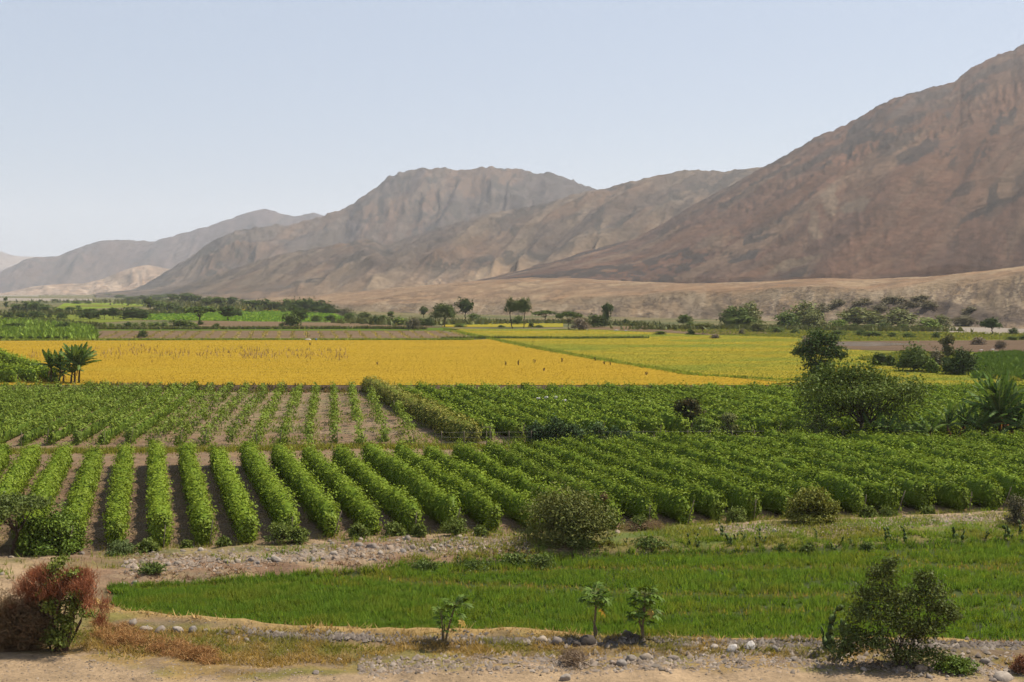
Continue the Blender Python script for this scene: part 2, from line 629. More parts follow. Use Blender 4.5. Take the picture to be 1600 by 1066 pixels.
# ------------------------------------------------------------------ mountains
def fan(name, lines, nu, nv, px_range, relief, colour, mat, seed):
    """Terrain through several lines (front to back); a line is [(px, py, distance)] or [(px, None, distance)] on the floor."""
    u = np.linspace(px_range[0], px_range[1], nu)
    L = []
    for ln in lines:
        px = [p[0] for p in ln]
        D = np.interp(u, px, [p[2] for p in ln])
        if ln[0][1] is None:
            P = at_dist(u, np.full_like(u, 455.0), D)
            P[:, 2] = -3.0
        else:
            py = np.interp(u, px, [p[1] for p in ln])
            k = np.array([.25, .5, .25])
            pyp = np.pad(py, 1, mode='edge')
            py = pyp[:-2] * k[0] + pyp[1:-1] * k[1] + pyp[2:] * k[2]
            P = at_dist(u, py, D)
        L.append(P)
    L = np.array(L)
    rows = []
    vv = []
    for s in range(len(L) - 1):
        n = nv[s]
        w = np.linspace(0, 1, n, endpoint=(s == len(L) - 2))
        for a in w:
            rows.append(L[s] * (1 - a) + L[s + 1] * a)
            vv.append(s + a)
    P = np.array(rows)
    vv = np.array(vv)[:, None] * np.ones((1, nu))
    dz = relief(P, vv, u[None, :])
    rise = L[-2][:, 2] - L[0][:, 2]
    dz = dz * np.clip(rise / (.45 * rise.max()), 0, 1)[None, :]
    P[..., 2] += dz
    c = colour(P, vv, u[None, :] + 0 * vv, dz)
    me = np_mesh(name, P.reshape(-1, 3), [grid_faces(nu, len(P))], vcol=np.clip(c, .02, .8).reshape(-1, 3), smooth_shade=True, mats=[mat])
    tag(link(name, me), kind="structure")
    return P


def gully(u, v, tilt, wl, seed, tf=2.0, octs=5):
    """Branching spurs and gullies that run down a slope; 1 on the spurs, 0 in the beds."""
    a = (u - tilt * v) / wl
    b = v * tf + 0 * a
    a = a + 1.1 * (fbm(a * .4 + 7, b * .8, seed + 50, 2) - .5)
    o, amp, prev, tot = 0.0, 1.0, 1.0, 0.0
    for i in range(octs):
        n_ = (1 - np.abs(2 * vnoise(a * 2.03 ** i, b * 1.7 ** i, seed + 13 * i) - 1)) ** 1.3
        o = o + amp * n_ * prev
        prev = np.clip(n_ * 1.3, 0, 1)
        tot += amp
        amp *= .56
    return o / tot


def taper(v, a=.6):
    return np.clip(np.sin(np.pi * np.clip(v, 0, 1)), 0, 1) ** a


def slopecol(base, tan, dark, hot, P, u, v, tilt, wl, seed, amt=1.0):
    gl = gully(u, v, tilt, wl, seed, octs=3)
    sx = (u - tilt * v) / wl
    big = fbm(sx * .55 + 3, v * 2.2, seed + 70, 4)
    st = fbm(sx * 2.6, v * 3.0, seed + 71, 3, .5)
    st2 = fbm(sx * 5 + 2, v * 5.0, seed + 74, 2, .5)
    fine = fbm(u / wl * 10, v * 30, seed + 72, 3, .7)
    spot = fbm(u / wl * 6 - v * 2, v * 16, seed + 73, 4, .65)
    crag = smooth(.46, .60, fbm(sx * 1.1 + 4, v * 4, seed + 76, 3))
    c = np.broadcast_to(np.asarray(base, float), P.shape).copy()
    c = c * (.66 + .68 * fine)[..., None]
    c = mix(c, hot, smooth(.50, .64, big) * .55 * amt)
    c = mix(c, tan, smooth(.50, .66, st + .35 * (.38 - gl)) * .68 * amt)
    c = mix(c, tan, smooth(.58, .70, st2) * .28 * amt)
    c = mix(c, dark, smooth(.50, .60, spot + .25 * (gl - .38)) * (.22 + .68 * crag) * amt)
    c = mix(c, dark, smooth(.60, .72, fbm(sx * .8 + 9, v * 3.5, seed + 75, 4)) * .35 * amt)
    return c


def big_slope_colour(P, u, v, dz):
    c = slopecol((.158, .088, .062), (.26, .175, .115), (.064, .052, .047), (.23, .116, .068), P, u, v - .9, 470, 120, 291)
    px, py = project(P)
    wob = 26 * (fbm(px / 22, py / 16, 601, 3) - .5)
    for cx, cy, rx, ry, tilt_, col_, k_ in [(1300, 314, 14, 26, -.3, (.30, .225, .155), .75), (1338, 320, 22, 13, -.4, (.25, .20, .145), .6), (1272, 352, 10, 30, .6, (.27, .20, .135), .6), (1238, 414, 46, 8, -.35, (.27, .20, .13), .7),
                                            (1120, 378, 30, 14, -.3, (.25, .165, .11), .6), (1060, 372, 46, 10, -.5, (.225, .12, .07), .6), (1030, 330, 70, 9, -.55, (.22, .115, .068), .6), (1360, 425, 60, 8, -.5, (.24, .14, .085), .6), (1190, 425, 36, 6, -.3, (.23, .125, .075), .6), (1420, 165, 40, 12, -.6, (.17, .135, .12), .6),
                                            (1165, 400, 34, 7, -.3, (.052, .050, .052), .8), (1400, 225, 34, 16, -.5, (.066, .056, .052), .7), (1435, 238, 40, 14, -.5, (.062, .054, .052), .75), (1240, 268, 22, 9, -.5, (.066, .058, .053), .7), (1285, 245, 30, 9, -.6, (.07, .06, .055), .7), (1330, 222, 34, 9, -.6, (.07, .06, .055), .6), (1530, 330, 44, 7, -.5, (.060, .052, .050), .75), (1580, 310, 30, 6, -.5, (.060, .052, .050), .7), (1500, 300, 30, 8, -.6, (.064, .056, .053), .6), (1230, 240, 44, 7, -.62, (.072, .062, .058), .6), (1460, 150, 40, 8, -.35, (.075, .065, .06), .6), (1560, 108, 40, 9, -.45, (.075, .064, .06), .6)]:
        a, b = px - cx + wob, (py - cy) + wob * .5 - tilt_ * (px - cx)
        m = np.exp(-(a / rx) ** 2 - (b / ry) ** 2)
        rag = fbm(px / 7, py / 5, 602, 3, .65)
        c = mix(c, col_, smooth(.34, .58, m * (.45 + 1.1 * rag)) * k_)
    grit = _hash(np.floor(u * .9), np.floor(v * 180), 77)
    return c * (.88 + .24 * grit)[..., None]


def slope_noise(P, skew, f, seed, stretch=0.28, octaves=5):
    """Spurs and gullies that run down the slope."""
    wx = P[..., 0] + 60 * (fbm(P[..., 0] * f * .6, P[..., 1] * f * .6, seed + 90, 3) - .5) / (f * 100)
    s = wx - skew * P[..., 1]
    t = P[..., 1] * stretch
    return ridged(s * f, t * f, seed, octaves, .52)


def tint_noise(P, f, seed, sk=0.55, st=.22):
    s = P[..., 0] - sk * P[..., 1] + 40 * (fbm(P[..., 0] * f, P[..., 1] * f, seed + 7, 3) - .5) / (f * 100)
    return fbm(s * f, P[..., 1] * st * f, seed, 5, .6)


def rockcol(base, tan, dark, hot, P, dz, f, seed, amt=1.0):
    a = tint_noise(P, f, seed)
    b = tint_noise(P, f * 2.7, seed + 3, .5, .5)
    d = fbm(P[..., 0] * f * 4, P[..., 2] * f * 8, seed + 9, 4, .6)
    c = np.broadcast_to(np.asarray(base, float), P.shape).copy()
    c = c * (.75 + .5 * fbm(P[..., 0] * f * 6, P[..., 1] * f * 6 + P[..., 2] * f * 6, seed + 31, 4, .65))[..., None]
    c = mix(c, tan, smooth(.50, .62, a) * .6 * amt)
    c = mix(c, hot, smooth(.55, .68, b) * .5 * amt)
    c = mix(c, dark, smooth(.53, .63, d) * .75 * amt)
    c = mix(c, tan, smooth(.60, .72, tint_noise(P, f * 5, seed + 20, 1.1, .3)) * .35 * amt)
    return c


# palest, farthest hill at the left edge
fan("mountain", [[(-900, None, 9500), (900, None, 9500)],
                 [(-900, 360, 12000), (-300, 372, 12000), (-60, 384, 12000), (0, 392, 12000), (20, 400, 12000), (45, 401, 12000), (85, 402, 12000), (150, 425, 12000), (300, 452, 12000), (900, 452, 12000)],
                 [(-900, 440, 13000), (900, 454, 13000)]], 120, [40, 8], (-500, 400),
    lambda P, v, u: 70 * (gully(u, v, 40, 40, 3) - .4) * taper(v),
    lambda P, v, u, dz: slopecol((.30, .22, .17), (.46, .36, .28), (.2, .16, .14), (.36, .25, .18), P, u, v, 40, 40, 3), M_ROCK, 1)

# long far range at left
fan("mountain", [[(-900, None, 5800), (900, None, 5800)],
                 [(-900, 430, 7400), (-300, 447, 7400), (-60, 446, 7400), (0, 425, 7400), (40, 405, 7400), (90, 400, 7400), (120, 388, 7400), (150, 378, 7400), (165, 375, 7400), (200, 376, 7400), (240, 377, 7400), (280, 366, 7500), (330, 352, 7500), (370, 338, 7600), (390, 332, 7600), (400, 329, 7600), (412, 327, 7600), (426, 329, 7600), (440, 335, 7600), (465, 338, 7600), (480, 335, 7600), (494, 332, 7600), (505, 338, 7600), (560, 345, 7600), (700, 380, 7600), (900, 420, 7600)],
                 [(-900, 448, 8600), (900, 448, 8600)]], 420, [90, 8], (-400, 760),
    lambda P, v, u: 85 * (gully(u, v, 50, 42, 205) - .4) * taper(v, .7) + 14 * (fbm(u / 9, v * 9, 3) - .5) * (v > .8),
    lambda P, v, u, dz: slopecol((.125, .090, .092), (.19, .14, .122), (.09, .078, .078), (.19, .12, .095), P, u, v, 50, 42, 205), M_ROCK, 2)

# low tan hills in front of it
fan("foothill", [[(-300, None, 4500), (600, None, 4300)],
                 [(-300, 460, 4800), (0, 459, 4800), (20, 455, 4900), (50, 448, 5000), (90, 444, 5000), (130, 443, 5000), (160, 436, 5100), (195, 422, 5100), (215, 416, 5100), (232, 414, 5100), (262, 420, 5100), (300, 432, 5100), (420, 452, 5100), (600, 455, 5100)],
                 [(-300, 458, 5500), (600, 458, 5500)]], 260, [50, 6], (-100, 480),
    lambda P, v, u: 24 * (gully(u, v, 10, 26, 208, 1.2) - .4) * taper(v, .7),
    lambda P, v, u, dz: slopecol((.56, .39, .265), (.66, .50, .36), (.28, .20, .14), (.50, .31, .18), P, u, v, 10, 26, 208), M_ROCK, 3)

# the middle mountain with the rounded double top
fan("mountain", [[(-200, None, 3300), (1300, None, 3000)],
                 [(-200, 468, 3600), (150, 468, 3600), (200, 455, 3650), (228, 444, 3700), (264, 421, 3700), (300, 400, 3800), (322, 384, 3900), (345, 370, 3900), (370, 360, 4000), (400, 355, 4000), (430, 352, 4100), (450, 354, 4200), (470, 346, 4300), (500, 338, 4300), (540, 327, 4400), (565, 308, 4400), (590, 290, 4500), (605, 278, 4500), (620, 271, 4500), (645, 264, 4500), (660, 262, 4500), (675, 263, 4500), (692, 262, 4500), (705, 266, 4500), (720, 266, 4500), (735, 264, 4500), (750, 262, 4500), (765, 260, 4500), (778, 261, 4500), (788, 264, 4500), (800, 263, 4500), (825, 268, 4500), (840, 272, 4500), (850, 270, 4500), (862, 270, 4500), (880, 276, 4500), (895, 281, 4500), (910, 288, 4500), (935, 297, 4500), (1000, 320, 4500), (1300, 400, 4500)],
                 [(-200, 470, 5400), (150, 468, 5400), (300, 450, 5400), (1300, 440, 5400)]], 480, [130, 8], (60, 1000),
    lambda P, v, u: 52 * (gully(u, v, 70, 62, 215, 2.2, 4) - .4) * taper(v, .6) + 16 * (fbm(u / 8, v * 14, 16) - .5) * (v > .6),
    lambda P, v, u, dz: slopecol((.125, .102, .096), (.215, .172, .138), (.095, .085, .074), (.30, .18, .105), P, u, v, 70, 62, 215), M_ROCK, 4)

# darker ridge in front of it, running up behind the big slope
fan("mountain", [[(100, None, 2600), (250, None, 2350), (400, None, 1900), (600, None, 1500), (1700, None, 1500)],
                 [(100, 464, 2750), (200, 462, 2750), (240, 459, 2700), (270, 452, 2650), (330, 431, 2600), (380, 415, 2600), (420, 402, 2600), (460, 393, 2700), (500, 387, 2700), (545, 379, 2800), (565, 374, 2800), (582, 373, 2800), (600, 383, 2800), (620, 378, 2850), (640, 371, 2900), (690, 355, 2900), (740, 340, 3000), (770, 333, 3000), (800, 328, 3000), (850, 318, 3000), (880, 310, 3000), (900, 303, 3000), (935, 297, 3000), (970, 288, 3000), (1000, 281, 3000), (1040, 272, 3000), (1060, 267, 3000), (1080, 265, 3000), (1110, 267, 3000), (1130, 268, 3000), (1160, 264, 3000), (1190, 262, 3000), (1300, 250, 3000), (1700, 240, 3000)],
                 [(100, 462, 3400), (1700, 330, 3600)]], 520, [120, 8], (150, 1300),
    lambda P, v, u: (44 * (gully(u, v, 190, 80, 225, 2.4, 4) - .4) + 6 * (gully(u, v, 190, 30, 226, 4, 2) - .4)) * taper(v, .6) * smooth(200, 420, u) + 7 * (fbm(u / 7, v * 14, 26) - .5) * (v > .6),
    lambda P, v, u, dz: mix(slopecol((.145, .108, .086), (.26, .195, .135), (.085, .074, .062), (.28, .165, .095), P, u, v, 190, 72, 225), slopecol((.38, .26, .165), (.46, .35, .235), (.22, .16, .115), (.40, .24, .14), P, u, v, 190, 72, 227), smooth(.34, .08, v + .25 * (fbm(u / 60, v * 5, 66) - .5))), M_ROCK, 5)

# tan bench with a cut bank along the valley edge
FD = [(380, 1250), (480, 940), (550, 830), (650, 740), (800, 680), (1000, 630), (1200, 552), (1400, 498), (1600, 432), (1900, 360), (2300, 300)]
TERR = fan("terrace_slope", [[(p, None, d) for p, d in FD],
                      [(380, 475, 1330), (480, 477, 1010), (550, 476, 890), (650, 474, 800), (800, 470, 745), (900, 465, 720), (1000, 461, 690), (1070, 455, 668), (1200, 451, 620), (1290, 448, 585), (1360, 452, 560), (1430, 446, 550), (1500, 438, 545), (1600, 428, 520), (1900, 400, 470), (2300, 380, 420)],
                      [(380, 468, 1900), (480, 462, 1600), (550, 456, 1500), (650, 447, 1400), (760, 438, 1290), (830, 434, 1230), (900, 435, 1200), (1000, 440, 1130), (1070, 444, 1080), (1200, 441, 990), (1330, 437, 930), (1450, 435, 870), (1600, 421, 790), (1900, 395, 700), (2300, 370, 640)],
                      [(380, 470, 2100), (480, 466, 1800), (900, 455, 1500), (1600, 430, 1000), (2300, 400, 900)]], 620, [56, 50, 6], (400, 1950),
    lambda P, v, u: (2.6 * (gully(u, v, 14, 46, 271, 1.6) - .45) * taper(v, .8) * smooth(760, 1150, u)
                     + 2.4 * (ridged(P[..., 0] / 13, P[..., 1] / 30, 74, 4) - .6) * np.clip(np.sin(np.pi * np.clip(v, 0, 1)), 0, 1)
                     + 1.5 * (fbm(P[..., 0] / 14, P[..., 1] / 14, 72) - .5) * np.clip(v, 0, 1)
                     + 7 * (slope_noise(P, .5, 1 / 160, 73) - .6) * smooth(1, 1.3, v) * (1 - smooth(1.7, 2, v))),
    lambda P, v, u, dz: mix(mix(slopecol((.33, .245, .155), (.46, .36, .245), (.19, .14, .10), (.37, .245, .14), P, u, v, 12, 24, 281),
                                slopecol((.335, .215, .125), (.45, .33, .20), (.24, .16, .10), (.36, .205, .105), P, u, v, 160, 80, 282), smooth(.82, 1.12, v + .3 * (fbm(P[..., 0] / 40, P[..., 1] / 40, 84) - .5))),
                            np.array([.115, .085, .07]), np.maximum(smooth(.57, .68, fbm(P[..., 0] / 34, P[..., 2] / 7, 83, 4)) * .8 * (1 - smooth(.6, .95, v)) * smooth(930, 1250, u), smooth(.52, .60, fbm(u / 70, P[..., 2] * .55, 85, 4)) * smooth(.40, .52, fbm(u / 110, v * 0, 86, 3)) * .75 * (1 - smooth(.25, .5, v)) * smooth(600, 900, u))), M_CLIFF, 6)

# the big slope at right
fan("mountain", [[(500, None, 1420), (800, None, 1200), (1000, None, 1090), (1200, None, 960), (1600, None, 760), (2300, None, 620)],
                 [(500, 468, 1480), (640, 462, 1400), (720, 449, 1300), (800, 438, 1250), (900, 436, 1230), (1000, 438, 1200), (1200, 436, 1060), (1330, 432, 980), (1600, 416, 850), (2300, 360, 700)],
                 [(500, 466, 1700), (600, 464, 1700), (660, 455, 1720), (710, 445, 1750), (780, 430, 1800), (850, 410, 1850), (920, 391, 1900), (990, 374, 1950), (1035, 350, 2000), (1075, 325, 2000), (1110, 306, 2050), (1140, 291, 2100), (1165, 276, 2100), (1190, 262, 2100), (1215, 250, 2100), (1230, 240, 2100), (1255, 226, 2150), (1280, 212, 2150), (1300, 205, 2150), (1320, 196, 2200), (1355, 176, 2200), (1390, 156, 2200), (1415, 148, 2250), (1440, 141, 2250), (1465, 134, 2250), (1490, 129, 2250), (1500, 120, 2300), (1515, 107, 2300), (1540, 95, 2300), (1560, 85, 2300), (1580, 80, 2300), (1600, 68, 2300), (1700, 25, 2350), (1900, -50, 2400), (2300, -140, 2400)],
                 [(500, 456, 2300), (1000, 420, 2700), (1600, 200, 3000), (2300, 60, 3200)]], 660, [10, 230, 8], (560, 1900),
    lambda P, v, u: P[..., 1] / 2100 * (22 * (gully(u, v - .9, 470, 150, 291, 1.8, 3) - .4) + 5 * (gully(u, v - .9, 470, 46, 292, 3, 2) - .4) + 5 * (ridged(u / 15, v * 20, 293, 2) - .5) * smooth(.48, .62, fbm(u / 110, v * 4, 367, 3))) * taper((v - .75) / 1.25, .6) * smooth(640, 1000, u) + 6 * (fbm(u / 6, v * 22, 92) - .5) * (v > 1.5),
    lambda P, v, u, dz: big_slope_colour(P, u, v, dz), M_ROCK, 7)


# ------------------------------------------------------------------ fields
def patch(name, pts, mat, layer=1):
    P = ground([p[0] for p in pts], [p[1] for p in pts])
    edge = np.array([p[1] for p in pts]) >= 602          # these corners lie on the lip of the earth step
    P[:, 0] = np.where(edge, P[:, 0] * 179.0 / P[:, 1], P[:, 0])
    P[:, 1] = np.where(edge, 179.0, P[:, 1])
    z = np.full(len(P), 0.80 + 0.03 * layer)
    me = bpy.data.meshes.new(name)
    me.from_pydata([(float(a[0]), float(a[1]), float(b)) for a, b in zip(P, z)], [], [list(range(len(P)))])
    me.materials.append(mat)
    me.update()
    return tag(link(name, me), kind="structure"), P[:, :2]


def in_poly(x, y, poly):
    r = np.zeros(len(x), bool)
    n = len(poly)
    for i in range(n):
        x1, y1 = poly[i]
        x2, y2 = poly[(i + 1) % n]
        cnd = (y1 > y) != (y2 > y)
        xi = (x2 - x1) * (y - y1) / (y2 - y1 + 1e-12) + x1
        r ^= cnd & (x < xi)
    return r


def sample_poly(poly, n, g, power=2.0):
    """Random ground points in a polygon, thinner with distance."""
    poly = np.asarray(poly)
    lo, hi = poly.min(0), poly.max(0)
    out = []
    have = 0
    while have < n:
        x = g.uniform(lo[0], hi[0], 4 * n)
        y = g.uniform(lo[1], hi[1], 4 * n)
        k = in_poly(x, y, poly) & (g.random(4 * n) < (lo[1] / y) ** power)
        out.append(np.stack([x[k], y[k]], -1))
        have += k.sum()
    return np.concatenate(out)[:n]


M_YEL = field_material("ripe_crop", (.465, .308, .034), (.38, .25, .030), (.31, .27, .045), patch=.02, thr=(.62, .78))
M_YEL2 = field_material("half_ripe_crop", (.43, .315, .036), (.34, .285, .036), (.21, .25, .04), patch=.018, thr=(.44, .60))
M_GREEN = field_material("bright_green_crop", (.23, .31, .04), (.17, .24, .03), (.27, .32, .05), thr=(.55, .75))
M_GREEN2 = field_material("green_crop", (.19, .23, .04), (.14, .18, .03), (.25, .25, .06), thr=(.5, .7))
M_FALLOW = field_material("ploughed_soil", (.21, .148, .092), (.165, .115, .075), (.26, .19, .115), thr=(.5, .7))
M_MEADOW = field_material("meadow", (.24, .22, .05), (.17, .19, .04), (.12, .165, .03), xs=.03, ys=.2, thr=(.45, .62))
M_GRAVELBED = field_material("river_gravel", (.38, .33, .28), (.30, .26, .22), (.20, .20, .12), thr=(.55, .7))
M_BUND = field_material("grass_bund", (.12, .19, .03), (.09, .14, .025), (.20, .19, .05), xs=.2, ys=.5, thr=(.5, .7))

YEL_A = [(-260, 533), (0, 533), (400, 532), (730, 532), (770, 530), (800, 535), (880, 550), (960, 565), (1100, 586), (1260, 604), (1262, 606), (900, 605), (500, 603), (120, 603), (-260, 603)]
YEL_B = [(690, 514), (1000, 515), (1110, 524), (1240, 527), (1330, 545), (1420, 560), (1560, 588), (1620, 596), (1620, 604), (1300, 605), (1262, 604), (1100, 585), (960, 564), (880, 549), (800, 534), (735, 524)]
o, pA = patch("yellow_field", YEL_A, M_YEL, 2)
o, pB = patch("yellow_field", YEL_B, M_YEL2, 2)
patch("meadow", [(1010, 512), (1200, 516), (1800, 524), (2000, 600), (1600, 606), (1300, 604), (1230, 575), (1180, 540), (1100, 524)], M_MEADOW, 1)
patch("green_field", [(-300, 497), (0, 497), (60, 499), (150, 513), (135, 531), (-300, 531)], M_GREEN, 1)
patch("fallow_field", [(135, 531), (160, 517), (690, 517), (748, 531)], M_FALLOW, 1)
patch("fallow_field", [(300, 512), (310, 501), (400, 503), (660, 507), (690, 513), (665, 513)], M_FALLOW, 1)
patch("grass_strip", [(150, 517), (150, 512), (700, 512.5), (720, 516), (690, 517)], M_BUND, 2)
patch("green_field", [(395, 484), (520, 489), (548, 500), (562, 503), (400, 502.5), (222, 500), (228, 490), (300, 488)], M_GREEN, 2)
patch("green_field", [(-200, 497), (-200, 489), (0, 489), (150, 491), (228, 490), (222, 500), (150, 505), (60, 499)], M_GREEN2, 1)
patch("green_field", [(80, 486), (100, 474), (235, 473), (240, 478)], M_GREEN, 1)
patch("meadow", [(80, 480.5), (140, 475.6), (235, 478), (220, 479.5)], M_MEADOW, 3)
patch("yellow_field", [(330, 485.2), (335, 482.6), (440, 484.2), (440, 486)], M_YEL, 3)
patch("yellow_field", [(690, 511), (700, 505.5), (880, 505.5), (880, 511.5)], M_YEL2, 3)
patch("river_bed", [(-200, 470), (-200, 464), (10, 465.8), (144, 467), (144, 470)], M_GRAVELBED, 1)
patch("river_bed", [(-200, 463), (-200, 461), (60, 461.6), (60, 463)], M_GRAVELBED, 1)
patch("fallow_field", [(905, 514), (930, 511), (1060, 510), (1130, 516), (1240, 521), (1110, 524)], M_FALLOW, 3)
patch("wet_field", [(1290, 546), (1300, 534), (1700, 531), (1700, 552), (1540, 551), (1420, 549)], field_material("wet_mud", (.18, .125, .085), (.14, .10, .072), (.22, .165, .11)), 3)
patch("green_field", [(1520, 592), (1525, 556), (1580, 553), (1760, 556), (1760, 598)], M_GREEN2, 3)
patch("green_field", [(1190, 522), (1200, 516), (1800, 524), (1800, 530), (1500, 531), (1300, 529)], M_MEADOW, 2)
# water standing in the wet field
mw, t, out = new_mat("still_water")
bs = N(t, "ShaderNodeBsdfPrincipled")
bs.inputs['Base Color'].default_value = (.12, .10, .085, 1)
bs.inputs['Roughness'].default_value = .12
nz = N(t, "ShaderNodeTexNoise")
nz.inputs['Scale'].default_value = 2.0
bp = N(t, "ShaderNodeBump")
bp.inputs['Strength'].default_value = .05
t.links.new(nz.outputs[0], bp.inputs['Height'])
t.links.new(bp.outputs[0], bs.inputs['Normal'])
t.links.new(bs.outputs[0], out.inputs['Surface'])
patch("pond", [(1298, 539.5), (1302, 535), (1360, 535.4), (1420, 537.4), (1430, 539), (1360, 542), (1330, 541.5)], mw, 4)


def blades(P, h, w, g, lean=.3, cols=None):
    """Upright tapering blades: one triangle each."""
    n = len(P)
    a = g.uniform(0, np.pi, n)
    d = np.stack([np.cos(a), np.sin(a), 0 * a], -1)
    h = np.broadcast_to(h, (n,))[:, None]
    w = np.broadcast_to(w, (n,))[:, None]
    top = P + np.concatenate([g.normal(0, lean, (n, 2)) * h, h], 1)
    V = np.stack([P - d * w / 2, P + d * w / 2, top], 1).reshape(-1, 3)
    return V, np.arange(3 * n).reshape(n, 3)


def with_ground(p):
    return np.stack([p[:, 0], p[:, 1], gz(p[:, 0], p[:, 1])], -1)


def field_crop(name, poly, n, h, w, cols, label_mat, g, z=None, power=2.0, patchcol=None, thr=(.55, .68), lean=.35):
    p = sample_poly(poly, n, g, power)
    P = with_ground(p)
    s = np.sqrt(np.maximum(p[:, 1] / poly[:, 1].min(), 1))
    hh = h * g.uniform(.7, 1.2, n)
    V, T = blades(P - [0, 0, .03], hh, w * s * g.uniform(.7, 1.3, n), g, lean)
    c = pal(n, cols, g, .05)
    if patchcol is not None:
        k = fbm(p[:, 0] * .02, p[:, 1] * .07, 101, 5, .6) + .13 * smooth(-10, 45, p[:, 0]) + .07 * smooth(20, 110, p[:, 0])
        c = mix(c, pal(n, patchcol, g, .15), smooth(thr[0], thr[1], k))
    me = np_mesh(name, V, [T], fcol=c, mats=[label_mat])
    return tag(link(name, me), kind="stuff")


g = np.random.default_rng(11)
GREEN_ROWS = []
field_crop("ripe_crop", np.array(pA), 95000, .20, .14, [(.315, .212, .024), (.30, .20, .022), (.275, .195, .024)], M_DRY, g, patchcol=[(.20, .21, .03), (.27, .23, .03)], thr=(.56, .70))
field_crop("ripe_crop", np.array(pB), 85000, .21, .15, [(.305, .228, .022), (.265, .215, .022), (.215, .205, .024)], M_DRY, g, patchcol=[(.15, .20, .03), (.21, .22, .032)], thr=(.42, .58))
fb = ground([-200, 0, 60, 150, 135, -200], [497, 497, 499, 513, 531, 531])[:, :2]
field_crop("low_green_crop", fb, 16000, .8, .9, [(.21, .28, .035), (.16, .22, .028), (.24, .30, .045)], M_LEAF, g)
for i in range(22):
    a = -60 + i * 11
    strip_pts = [(a * .86 + 14, 499.5 + max(0, a - 60) * .13), (a, 530)]
    if strip_pts[0][0] < 150:
        GREEN_ROWS.append(strip_pts)
fb = ground([1520, 1525, 1580, 1720, 1720], [592, 556, 553, 556, 596])[:, :2]
field_crop("low_green_crop", fb, 9000, 1.0, .9, [(.14, .21, .03), (.08, .14, .02)], M_LEAF, g)
fb = ground([228, 395, 520, 548, 562, 400, 222], [490, 484, 489, 500, 503, 502.5, 500])[:, :2]
field_crop("low_green_crop", fb, 8000, .5, 1.3, [(.17, .29, .025), (.12, .22, .02)], M_LEAF, g)
fb = ground([1010, 1200, 1800, 1800, 1540, 1420, 1330, 1240, 1110], [513, 516, 524, 531, 531, 533, 533, 528, 523])[:, :2]
field_crop("meadow_grass", fb, 9000, .5, .7, [(.26, .22, .05), (.16, .19, .035), (.12, .16, .03)], M_GRASS, g)
fb = ground([1340, 1420, 1510, 1560, 1600, 1540], [562, 550, 560, 588, 597, 592])[:, :2]
field_crop("meadow_grass", fb, 7000, .7, .5, [(.26, .22, .05), (.15, .19, .03), (.11, .17, .03)], M_GRASS, g)


def strip_line(name, pts, n, width, h, w, cols, mat, g):
    P = ground([p[0] for p in pts], [p[1] for p in pts])
    d = np.concatenate([[0], np.cumsum(np.linalg.norm(np.diff(P[:, :2], axis=0), axis=1))])
    s = g.uniform(0, d[-1], n)
    p = np.stack([np.interp(s, d, P[:, 0]) + g.normal(0, width, n), np.interp(s, d, P[:, 1]) + g.normal(0, width, n)], -1)
    V, T = blades(with_ground(p), h * g.uniform(.6, 1.3, n), w, g, .4)
    me = np_mesh(name, V, [T], fcol=pal(n, cols, g), mats=[mat])
    return tag(link(name, me), kind="stuff")


for pts in GREEN_ROWS:
    strip_line('green_crop_row', pts, 260, .35, 1.3, .9, [(.13, .20, .025), (.19, .27, .035)], M_LEAF, g)
GR = [(.19, .255, .035), (.15, .21, .03), (.25, .26, .045)]
strip_line("bund_grass", [(700, 516), (770, 530), (830, 543), (880, 552), (960, 566), (1090, 587), (1255, 604)], 5000, .8, .35, .4, GR, M_GRASS, g)
strip_line("bund_grass", [(-20, 532), (200, 531.5), (500, 531.5), (740, 531.5)], 4000, .8, .5, .6, GR, M_GRASS, g)
strip_line("bund_grass", [(690, 530), (760, 529), (900, 529.5), (1010, 528.5)], 1500, .6, .7, .6, [(.08, .12, .03), (.14, .15, .04)], M_GRASS, g)
strip_line("bund_brush", [(150, 515), (300, 515), (450, 514.5), (545, 514.2)], 1800, .7, 1.1, .9, [(.07, .09, .03), (.11, .11, .045)], M_GRASS, g)
strip_line("bund_brush", [(556, 514), (600, 514.3), (662, 515)], 600, .7, 1.1, .9, [(.07, .09, .03), (.10, .09, .045)], M_GRASS, g)
strip_line("vineyard_edge_grass", [(-20, 708), (200, 706), (400, 703), (560, 699), (700, 700), (780, 700)], 9000, .8, .35, .12, [(.24, .25, .04), (.30, .24, .07), (.15, .19, .03)], M_GRASS, g)
strip_line("step_brush", [(130, 611), (300, 612), (560, 613)], 900, .8, .5, .35, [(.16, .10, .06), (.12, .13, .04)], M_GRASS, g)
strip_line('fence_weeds', [(800, 699), (1000, 698), (1250, 697), (1640, 694)], 7000, .9, .75, .16, [(.11, .16, .025), (.16, .19, .03), (.075, .12, .02)], M_GRASS, g)
SC = [(.10, .115, .035), (.14, .14, .045), (.075, .09, .03)]
for pts, n_, wd, hh in [([(560, 504), (640, 508), (760, 506)], 900, 5, 2.2), ([(760, 505), (900, 505), (1010, 509)], 900, 5, 1.6), ([(1000, 515), (1150, 514), (1300, 516), (1480, 518)], 1500, 4, 1.6), ([(-40, 493), (120, 491), (260, 490)], 900, 12, 2.6), ([(60, 473), (200, 472), (330, 478), (420, 487)], 1100, 25, 4.0), ([(-40, 500), (60, 501), (150, 511)], 600, 3, 1.5)]:
    strip_line("scrub", pts, n_, wd, hh, hh * .8, SC, M_LEAF, g)
